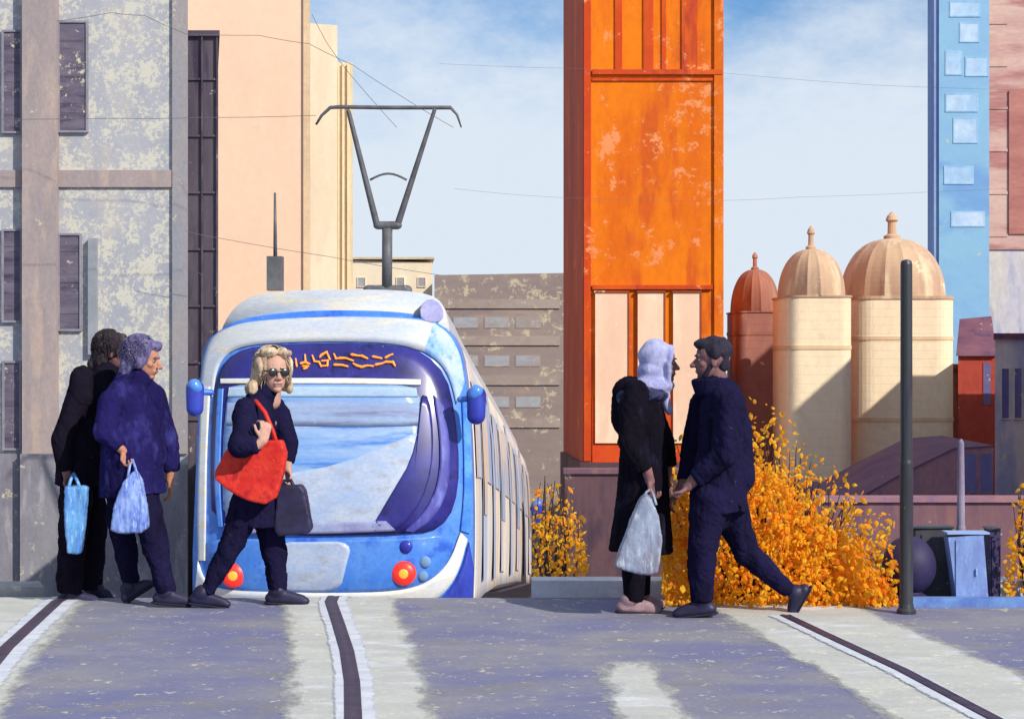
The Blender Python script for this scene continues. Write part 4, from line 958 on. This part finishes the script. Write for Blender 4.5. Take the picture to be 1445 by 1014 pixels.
# --- person D: woman in a lavender headscarf
D_ = Person('woman in a lavender headscarf and long black coat, carrying a plastic bag', 11.12, 905, 862, (1, 0, 0), 'two people passing each other at the right'); P = D_.P
D_.head(932, 512, 0, 1.06, tilt=.05, soft=True, ears=False); D_.eyes()
D_.b.cap(P(905, 600), P(905, 690), .08, .08, .65, SD)
D_.hand(P(914, 676, -.20), (.15, -.1, -1), (.9, -.4, 0), (.3, -1, .1), .9, 1.0); D_.b.cap(P(908, 655, -.2), P(914, 676, -.20), .034, .028)
D_.hand(P(946, 672, .2), (.1, 0, -1), (-1, 0, 0), (1, 0, 0), .4, .95); D_.b.cap(P(946, 650, .2), P(946, 672, .2), .034, .028)
D_.b.cap(P(904, 690), P(893, 790, -.05), .07, .055); D_.b.cap(P(904, 690), P(900, 790, .1), .07, .055); D_.b.cap(P(893, 790, -.05), P(892, 846, -.05), .055, .045); D_.b.cap(P(900, 790, .1), P(908, 846, .1), .055, .045)
pass
D_.b.cap(D_.P(*(918, 552, 0)), D_.P(*(906, 595, 0)), .048, .07)
D_.b.cap(D_.P(*(906, 595, 0)), D_.P(*(894, 580, -0.16)), .040, .036)
D_.b.cap(D_.P(*(894, 580, -0.16)), D_.P(*(888, 620, -0.21)), .036, .030)
D_.b.cap(D_.P(*(888, 620, -0.21)), D_.P(*(908, 655, -0.2)), .030, .026)
D_.b.cap(D_.P(*(906, 595, 0)), D_.P(*(916, 580, 0.16)), .040, .036)
D_.b.cap(D_.P(*(916, 580, 0.16)), D_.P(*(938, 625, 0.2)), .036, .030)
D_.b.cap(D_.P(*(938, 625, 0.2)), D_.P(*(946, 652, 0.2)), .030, .026)
D_.finish(m_skin_d)
H = D_.L
g = G(); g.ell(H(-.03, 0, .035), D_.hax, (.108, .094, .108)); g.ell(H(-.045, 0, -.05), D_.hax, (.090, .090, .085)); g.ell(H(.02, 0, -.125), D_.hax, (.075, .075, .045)); g.ell(H(-.05, 0, -.13), D_.hax, (.11, .12, .07))
for i in range(10):
    a = -1.1 + 2.2 * i / 9; g.cap(H(.062 - .012 * abs(a), .070 * math.sin(a * 1.35), .085 * math.cos(a * 1.35) + .01), H(.05, .072 * math.sin(a * 1.35 + .2), .085 * math.cos(a * 1.35 + .2) + .01), .018, .018)
g.cap(H(.04, -.07, .0), H(.045, -.045, -.10), .02); g.cap(H(.04, .07, .0), H(.045, .045, -.10), .02); g.cap(H(.01, 0, -.14), P(944, 580), .06, .03, .8, SD)
g.cloth('headscarf', m_scarf, D_.root, voxel=.008, it=8, fold=.007, fs=10, stretch=(1, 1, 1.6), fine=.001)
g = G(); D_.limb(g, [P(914, 550), P(904, 578), P(908, 630), P(908, 690), P(905, 778)], [.10, .165, .170, .195, .235], .84)
g.cap(P(896, 555, -.15), P(888, 575, -.18), .085, .09); g.cap(P(912, 556, .15), P(916, 575, .18), .08, .085); g.cap(P(888, 556), P(890, 590), .12, .13, .9, SD)
D_.limb(g, [P(892, 570, -.19), P(886, 620, -.23), P(908, 660, -.2)], [.09, .078, .056]); D_.limb(g, [P(918, 572, .19), P(938, 625, .21), P(946, 662, .2)], [.085, .074, .055])
g.cloth('coat', m_blackc, D_.root, voxel=.012, it=4, fold=.017, fs=8, fine=.004, stretch=(1, 1, .22), seed=7)
g = G(); g.ell(P(908, 556), (Vector((1, 0, 0)), SD, UP), (.15, .20, .06)); g.ell(P(884, 562, 0), (Vector((1, 0, 0)), SD, UP), (.07, .17, .07))
g.cloth('fur_collar', pm('blue_black_fur', lin((58, 60, 100)), lin((34, 32, 54)), lin((90, 96, 150)), scale=22, speck=.2, sscale=60), D_.root, voxel=.01, it=3, fold=.02, fs=20, fine=.006)
g = G(); D_.limb(g, [P(894, 770, -.05), P(893, 846, -.05)], [.085, .060]); D_.limb(g, [P(902, 770, .1), P(906, 843, .1)], [.085, .062])
g.cloth('trousers', m_blackc, D_.root, voxel=.010, it=3, fold=.006, fs=12)
D_.shoe(P(888, 846, -.05), P(926, 858, -.05), mat=m_shoe2); D_.shoe(P(904, 846, .1), P(934, 855, .1), mat=m_shoe2)

# --- person E: man striding left
E = Person('dark haired man in a navy jacket with turned-up collar striding left', 10.98, 1020, 868, (-1, 0, 0), 'two people passing each other at the right'); P = E.P
E.head(1004, 508, 0, 1.10, tilt=.04); E.eyes()
E.b.cap(P(1014, 600), P(1014, 690), .09, .09, .65, SD)
E.hand(P(966, 684, -.17), (-.75, 0, -.6), (-.5, 0, .9), (-.2, -1, 0), .85, 1.0); E.b.cap(P(980, 668, -.18), P(966, 684, -.17), .038, .030)
E.hand(P(962, 694, .15), (-.6, 0, -.7), (.9, 0, -.4), (-1, 0, .3), .5, 1.0); E.b.cap(P(972, 676, .16), P(962, 694, .15), .038, .030)
pass
E.b.cap(E.P(*(1012, 545, 0)), E.P(*(1015, 595, 0)), .048, .07)
E.b.cap(E.P(*(1015, 595, 0)), E.P(*(1024, 580, -0.17)), .040, .036)
E.b.cap(E.P(*(1024, 580, -0.17)), E.P(*(1016, 638, -0.22)), .036, .030)
E.b.cap(E.P(*(1016, 638, -0.22)), E.P(*(980, 668, -0.18)), .030, .026)
E.b.cap(E.P(*(1015, 595, 0)), E.P(*(998, 582, 0.17)), .040, .036)
E.b.cap(E.P(*(998, 582, 0.17)), E.P(*(984, 640, 0.23)), .036, .030)
E.b.cap(E.P(*(984, 640, 0.23)), E.P(*(972, 676, 0.16)), .030, .026)
E.finish(m_skin_d)
H = E.L
hair(E, 'hair', [(H(-.025, 0, .048), (.103, .088, .090)), (H(-.055, 0, -.012), (.050, .072, .065)), (H(.045, 0, .090), (.055, .062, .032)), (H(-.012, -.074, .035), (.035, .018, .045)), (H(-.012, .074, .035), (.035, .018, .045))], m_dhair, .010, 30, .004, .008, seed=4)
g = G()
for q in (-1, 1): g.cap(H(.012, q * .060, -.03), H(.042, q * .042, -.085), .014, .016)
g.cap(H(.056, -.03, -.088), H(.056, .03, -.088), .018); g.cap(H(.072, -.018, -.042), H(.072, .018, -.042), .0085)
g.cloth('beard', m_dhair, E.root, voxel=.006, it=2, fold=.003, fs=60)
g = G(); E.limb(g, [P(1012, 548), P(1019, 576), P(1018, 630), P(1014, 690)], [.10, .180, .19, .175], .78)
g.cap(P(1018, 560, -.17), P(1026, 580, -.20), .085, .09); g.cap(P(1004, 560, .17), P(996, 582, .2), .085, .085)
E.limb(g, [P(1024, 572, -.21), P(1016, 640, -.24), P(978, 672, -.18)], [.094, .080, .052]); E.limb(g, [P(996, 575, .21), P(984, 640, .24), P(970, 682, .16)], [.09, .078, .052])
g.cap(P(1036, 600), P(1040, 670), .115, .115, .9, SD); g.cap(P(1014, 660), P(1014, 722), .182, .196, .86, SD, cut=True)
g.cloth('jacket', m_navy, E.root, voxel=.011, it=4, fold=.016, fs=11, fine=.003, seed=9)
g = G()
for i in range(30):
    a = 2 * math.pi * i / 30; c = P(1008, 545); r = .088; fr = max(0, -math.cos(a)) ** 3
    g.cap(c + Vector((math.cos(a) * r * 1.05, math.sin(a) * r * .95, -.04)), c + Vector((math.cos(a) * r * 1.08 - .030 * fr, math.sin(a) * r * 1.0, .040 - .012 * fr)), .024, .016)
g.cloth('collar', m_navy, E.root, voxel=.008, it=2, fold=.004, fs=20)
g = G(); E.limb(g, [P(1000, 702, -.09), P(988, 776, -.10), P(988, 846, -.10)], [.125, .088, .068]); E.limb(g, [P(1024, 702, .09), P(1056, 780, .10), P(1118, 838, .10)], [.130, .082, .048])
g.cap(P(1010, 690), P(1010, 728), .140, .105, .8, SD)
g.cloth('trousers', m_navy, E.root, voxel=.011, it=3, fold=.016, fs=15, stretch=(1, 1, .7), fine=.003, seed=6)
E.shoe(P(988, 848, -.10), P(954, 862, -.10), w=.046); E.shoe(P(1126, 841, .10), P(1122, 866, .10), w=.046, heel=.04)

# ================================================================ bags
def bag(name, label, poly, Y, d, mat, fold=.012, fs=14, st=(1, 1, .3), straps=(), it=10, seed=0.0, smat=None, sr=.008, grp=None):
    c = (sum(p[0] for p in poly) / len(poly), max(p[1] for p in poly))
    o = W(c[0], c[1], Y); o.y += d / 2
    t = thing(name, label, 'bag', o, grp)
    g = G(); g.slab(densify(poly, 8), Y, d); g.cloth('bag_body', mat, t, voxel=.009, it=it, fold=fold, fs=fs, stretch=st, fine=fold * .3, seed=seed)
    for s_ in straps: G().tube([W(a, b, Y + yy) for a, b, yy in s_], sr, 8).obj('handle', smat or mat, t, smooth=True)
    return t
m_pb = pm('light_blue_plastic', lin((110, 170, 224)), lin((80, 130, 204)), lin((150, 196, 230)), scale=16, stretch=(2.2, 1, .4), speck=.4, sscale=60, rough=.45, paper=lin((190, 215, 235)))
m_pl = pm('periwinkle_plastic', lin((152, 178, 232)), lin((92, 118, 204)), lin((176, 196, 240)), scale=14, stretch=(2, 1, .5), speck=.4, sscale=60, rough=.4)
m_pw = pm('grey_plastic', lin((150, 164, 188)), lin((126, 126, 146)), lin((186, 194, 208)), scale=9, stretch=(2, 1, .5), speck=.5, sscale=60, rough=.45)
m_rb = pm('red_leather', lin((204, 34, 30)), lin((218, 58, 40)), lin((178, 24, 30)), scale=10, speck=.35, sscale=60, rough=.6, paper=lin((240, 160, 120)))
m_bc = pm('black_leather', lin((38, 34, 60)), lin((48, 46, 80)), scale=9, speck=.25, sscale=60, rough=.5)
bag('plastic_bag', 'light blue bag hanging low beside the near-black coat at far left', [(90, 686), (122, 686), (121, 710), (118, 745), (110, 782), (93, 782), (91, 740)], 11.28, .10, m_pb, straps=([(96, 690, .05), (100, 676, .10), (104, 668, .16)], [(114, 690, .05), (108, 676, .10), (104, 668, .16)]), seed=1, sr=.010)
bag('plastic_bag', 'pale periwinkle plastic bag hanging from the hand of the person in violet-blue', [(188, 664), (196, 680), (204, 715), (206, 745), (196, 752), (168, 753), (154, 748), (160, 715), (174, 680)], 11.08, .13, m_pl, straps=([(180, 676, .06), (183, 656, .08), (187, 648, .11)], [(195, 682, .06), (191, 660, .08), (187, 648, .11)]), seed=2)
bag('shoulder_bag', 'big red shoulder bag under the arm of the blonde woman', [(330, 622), (398, 620), (403, 640), (399, 668), (390, 702), (374, 711), (352, 707), (318, 690), (302, 676), (303, 664), (320, 632)], 11.05, .11, m_rb, .008, 10, (1, 1, 1), straps=([(330, 630, .05), (334, 606, .12), (344, 584, .22), (356, 570, .30)], [(392, 630, .05), (384, 606, .05), (374, 582, .06), (362, 567, .15), (358, 564, .25)]), seed=3, sr=.014)
bag('briefcase', 'dark briefcase in the lowered hand of the blonde woman', [(390, 686), (424, 684), (430, 692), (440, 745), (436, 752), (392, 757), (386, 748)], 11.26, .12, m_bc, .003, 10, (1, 1, 1), it=4, straps=([(396, 690, .06), (400, 678, .08), (410, 677, .08), (416, 688, .06)],), seed=4, sr=.012)
bag('plastic_bag', 'crumpled grey plastic bag held by the headscarfed woman', [(912, 698), (920, 704), (931, 728), (935, 762), (928, 808), (916, 812), (892, 808), (868, 800), (878, 768), (890, 734), (903, 704)], 10.74, .12, m_pw, .010, straps=([(908, 704, .07), (912, 694, .10), (918, 690, .13)], [(926, 712, .07), (922, 698, .10), (918, 690, .13)]), seed=5)

# ================================================================ shrubs
m_leaf = pm('autumn_leaf', lin((254, 180, 22)), lin((248, 138, 18)), lin((255, 214, 50)), scale=11, speck=.28, sscale=26, contrast=.05, paper=lin((250, 236, 200)), grain=.12, rough=.7)
_t = m_leaf.node_tree; _b = _t.nodes['Principled BSDF']; _tr = _t.nodes.new('ShaderNodeBsdfTranslucent'); _mx = _t.nodes.new('ShaderNodeMixShader')
_mx.inputs[0].default_value = .5; _tr.inputs['Color'].default_value = (1.0, .56, .06, 1)
_t.links.new(_b.outputs[0], _mx.inputs[1]); _t.links.new(_tr.outputs[0], _mx.inputs[2]); _t.links.new(_mx.outputs[0], _t.nodes['Material Output'].inputs['Surface'])
m_ochre = pm('ochre_twigs', lin((214, 138, 22)), lin((180, 100, 26)), lin((232, 150, 20)), scale=14, speck=.2, sscale=40)
m_bark = pm('dark_bark', lin((84, 62, 60)), lin((64, 46, 52)), scale=14, speck=.2, sscale=40)
def shrub(label, top, x0, x1, ybot, Y0, Y1, n, base, group, sparse=40, big=1.0):
    t = thing('autumn_shrub', label, 'shrub', base, group)
    g = G(); rnd = random.Random(int(x0))
    cnt = 0
    while cnt < n:
        px = rnd.uniform(x0, x1); yt = interp(top, px)
        py = yt - sparse + rnd.random() * (ybot - yt + sparse)
        if py < yt and rnd.random() > .16 * (1 - (yt - py) / sparse) + .02: continue
        if yt <= py < yt + 40 and rnd.random() > .35 + (py - yt) / 62: continue
        Y = rnd.uniform(Y0, Y1) if rnd.random() < .7 else Y0 + .08 + .1 * rnd.random()
        c = W(px, py, Y)
        if c.z < gz(Y) + .006: continue
        cnt += 1
        l = rnd.choice((.010, .014, .018, .022, .027)) * rnd.uniform(.85, 1.15) * big; w = l * rnd.uniform(.45, .7)
        a = Vector((rnd.gauss(0, .7), rnd.gauss(0, .5), rnd.gauss(.5, .8))).normalized(); b = a.cross(Vector((rnd.gauss(0, .5), 1, rnd.gauss(0, .6)))).normalized(); nn = a.cross(b) * l * .25
        g.add([c - a * l, c - a * l * .2 + b * w, c + a * l * .5 + b * w * .8, c + a * l * 1.1, c + a * l * .5 - b * w * .8, c - a * l * .2 - b * w, c + nn], [(0, 1, 6), (1, 2, 6), (2, 3, 6), (3, 4, 6), (4, 5, 6), (5, 0, 6)])
    g.obj('foliage', m_leaf, t)
    g = G()
    for i in range(int((x1 - x0) / 6) + 4):
        px = rnd.uniform(x0 + 4, x1 - 4); yt = interp(top, px); b0 = Vector(base) + Vector(((W(px, 0, base[1]).x - base[0]) * .55, rnd.uniform(-.1, .25), 0))
        e = W(px, yt - rnd.uniform(0, sparse * .8), rnd.uniform(Y0, Y1)); mid = (b0 + e) / 2 + Vector((rnd.gauss(0, .05), rnd.gauss(0, .05), .02))
        g.tube([b0, mid, e], [.012, .007, .0025], 5)
    g.obj('stems', m_bark, t)
    return t
GP = 'orange leaved autumn shrubs'
shrub('wide orange leaved shrub spilling down behind the striding man', [(930, 700), (960, 690), (1000, 670), (1030, 645), (1062, 640), (1085, 655), (1115, 676), (1160, 726), (1205, 762), (1240, 800), (1262, 815), (1266, 850)], 935, 1266, 866, 11.25, 12.0, 9500, (W(1100, 0, 11.6).x, 11.6, 0), GP, 85)
shrub('small orange shrub beside the tail of the tram', [(752, 700), (770, 690), (800, 700), (812, 730), (826, 760), (830, 800)], 752, 830, 815, 12.3, 13.0, 520, (W(788, 0, 12.6).x, 12.6, gz(12.6)), GP, 25)
shrub('orange shrub cut by the right edge, past the navy cabinet', [(1418, 800), (1428, 740), (1440, 700), (1470, 680), (1530, 700)], 1418, 1530, 856, 11.35, 12.1, 900, (W(1470, 0, 11.7).x, 11.7, 0), GP, 25)

# ================================================================ street furniture
m_post = pm('black_paint', lin((46, 50, 54)), lin((60, 62, 66)), lin((38, 36, 48)), scale=4, stretch=(2, 2, .2), speck=.2, sscale=40, rough=.45, spec=.5)
Yq = 11.04; c = W(1279, 0, Yq)
t = thing('street_post', 'tall black steel post in front of the largest domed tower', 'post', (c.x, Yq, 0))
zt = zz(368, Yq)
G().lathe([(.040, 0), (.040, .9), (.0365, .92), (.0350, zt - .02), (.030, zt), (.01, zt + .008)], (c.x, Yq, 0), 20).obj('shaft', m_post, t, smooth=False)
G().lathe([(.058, 0), (.058, .02), (.046, .035), (.042, .06)], (c.x, Yq, 0), 20).obj('base_collar', m_post, t)
Yq = 11.55; c = W(1283, 797, Yq)
t = thing('ball_bollard', 'round dark navy ball bollard right behind the black post', 'bollard', (c.x, Yq, 0))
m_ball = pm('dark_navy_ball', lin((44, 38, 76)), lin((56, 46, 84)), scale=6, speck=.2, sscale=40, rough=.6)
G().ell(c, (Vector((1, 0, 0)), SD, UP), (.168, .168, .185), 32, 20).obj('ball', m_ball, t, smooth=True)
G().lathe([(.13, 0), (.13, .03), (.08, .06), (.075, c.z - .15)], (c.x, Yq, 0), 24).obj('pedestal', m_ball, t)
def cabinet(name, label, cat, poly, Y, d, mat, mtrim, door=True):
    xs = [p[0] for p in poly]; ys = [p[1] for p in poly]; cx = sum(xs) / len(xs)
    t = thing(name, label, cat, (W(cx, 0, Y).x, Y, 0))
    G().slab(poly, Y, d).obj('casing', mat, t)
    x0, x1, y0, y1 = min(xs), max(xs), min(ys), max(ys)
    G().rect(x0 - 1, y0 - 3, x1 + 1, y0 - .4, Y - .01, d + .02).obj('lid', mtrim, t)
    if door:
        k = (x1 - x0) * .12; dr = G().rect(x0 + k * 1.6, y0 + 8, x1 - k * 1.6, y1 - 14, Y - .008, .01).obj('door', mat, t)
        G().cap(W(x1 - k * 2.6, (y0 + y1) / 2 - 4, Y - .016), W(x1 - k * 2.6, (y0 + y1) / 2 + 4, Y - .016), .006).obj('handle', mtrim, dr)
    return t
m_char = pm('charcoal_cabinet', lin((78, 78, 84)), lin((64, 62, 72)), scale=5, speck=.5, sscale=40)
m_cb = pm('cornflower_cabinet', lin((134, 160, 212)), lin((116, 136, 194)), lin((150, 178, 224)), scale=6, stretch=(2, 1, .6), speck=.35, sscale=40)
m_nav = pm('navy_cabinet', lin((58, 52, 90)), lin((70, 62, 92)), scale=5, speck=.5, sscale=40)
cabinet('utility_cabinet', 'charcoal utility cabinet behind the ball bollard', 'cabinet', [(1292, 748), (1344, 746), (1346, 858), (1290, 858)], 11.62, .12, m_char, m_post)
cabinet('utility_cabinet', 'cornflower blue tapered cabinet right of the charcoal one', 'cabinet', [(1338, 758), (1388, 754), (1396, 860), (1352, 860)], 11.42, .13, m_cb, pm('pale_blue_lid', lin((160, 186, 230)), speck=.3, sscale=40))
cabinet('utility_cabinet', 'narrow navy cabinet right of the cornflower blue one', 'cabinet', [(1397, 748), (1412, 748), (1412, 858), (1397, 858)], 11.6, .15, m_nav, m_post, True)
Yq = 11.7; c = W(1356, 0, Yq)
t = thing('marker_post', 'slender pale grey post behind the cornflower blue cabinet', 'post', (c.x, Yq, 0))
m_ml = pm('pale_grey_post', lin((150, 140, 160)), lin((128, 116, 140)), scale=8, stretch=(1, 1, .3), speck=.4, sscale=40)
G().lathe([(.030, 0), (.030, .45), (.026, .47), (.020, zz(624, Yq)), (.006, zz(619, Yq))], (c.x, Yq, 0), 14).obj('shaft', m_ml, t)
G().lathe([(.045, 0), (.045, .02), (.032, .04)], (c.x, Yq, 0), 14).obj('base_collar', m_ml, t)
g = G(); g.prism([(W(1286, 0, 11.3).x, 11.3), (4.6, 11.3), (4.6, 11.40), (W(1286, 0, 11.4).x, 11.40)], -.05, .055)
tag(g.obj('kerb_strip', pm('blue_kerb', lin((116, 156, 212)), lin((92, 120, 190)), scale=5, speck=.5, sscale=30)), kind='structure')

# ================================================================ overhead wires
m_wire = pm('wire', lin((120, 112, 116)), speck=0, grain=0)
def wire(label, pts, r=.0035):
    pp = []
    for i, (a, b) in enumerate(zip(pts, pts[1:])):
        for k in range(6):
            s_ = k / 6; sag = 0.8 * math.sin(math.pi * s_); pp.append(W(a[0] + (b[0] - a[0]) * s_, a[1] + (b[1] - a[1]) * s_ + sag, a[2] + (b[2] - a[2]) * s_))
    pp.append(W(*pts[-1]))
    o = G().tube(pp, r, 5).obj('overhead_wire', m_wire, None, tuple(pp[0]))
    return tag(o, label, 'wire', 'tram wires strung over the street')
wire('wire sagging from the grey building across the dark stair tower toward the cream tower', [(80, 30, 22), (156, 18, 22), (204, 22, 22), (262, 48, 22), (365, 50, 22), (436, 62, 22), (498, 92, 22), (560, 132, 22), (640, 180, 22)])
wire('level wire crossing the grey building, lower than the sagging one', [(-60, 168, 22), (160, 167, 22), (280, 166, 22), (446, 163, 22)], .0035)
wire('wire slanting down over the lower peach wall', [(262, 326, 23.2), (310, 336, 23.2), (464, 362, 23.2), (620, 388, 23.2)], .0035)
wire('short steep wire at the top of the cream tower', [(440, 20, 22), (462, 62, 22), (493, 104, 22), (560, 180, 22)], .0035)
wire('faint wire crossing the orange tower at mid height', [(640, 266, 30), (760, 277, 30), (880, 281, 30), (1015, 283, 30), (1130, 278, 30), (1330, 270, 30), (1480, 262, 30)], .0020)
wire('faint upper wire passing right of the orange tower', [(620, 90, 30), (820, 97, 30), (1020, 103, 30), (1230, 120, 30), (1480, 128, 30)], .0020)
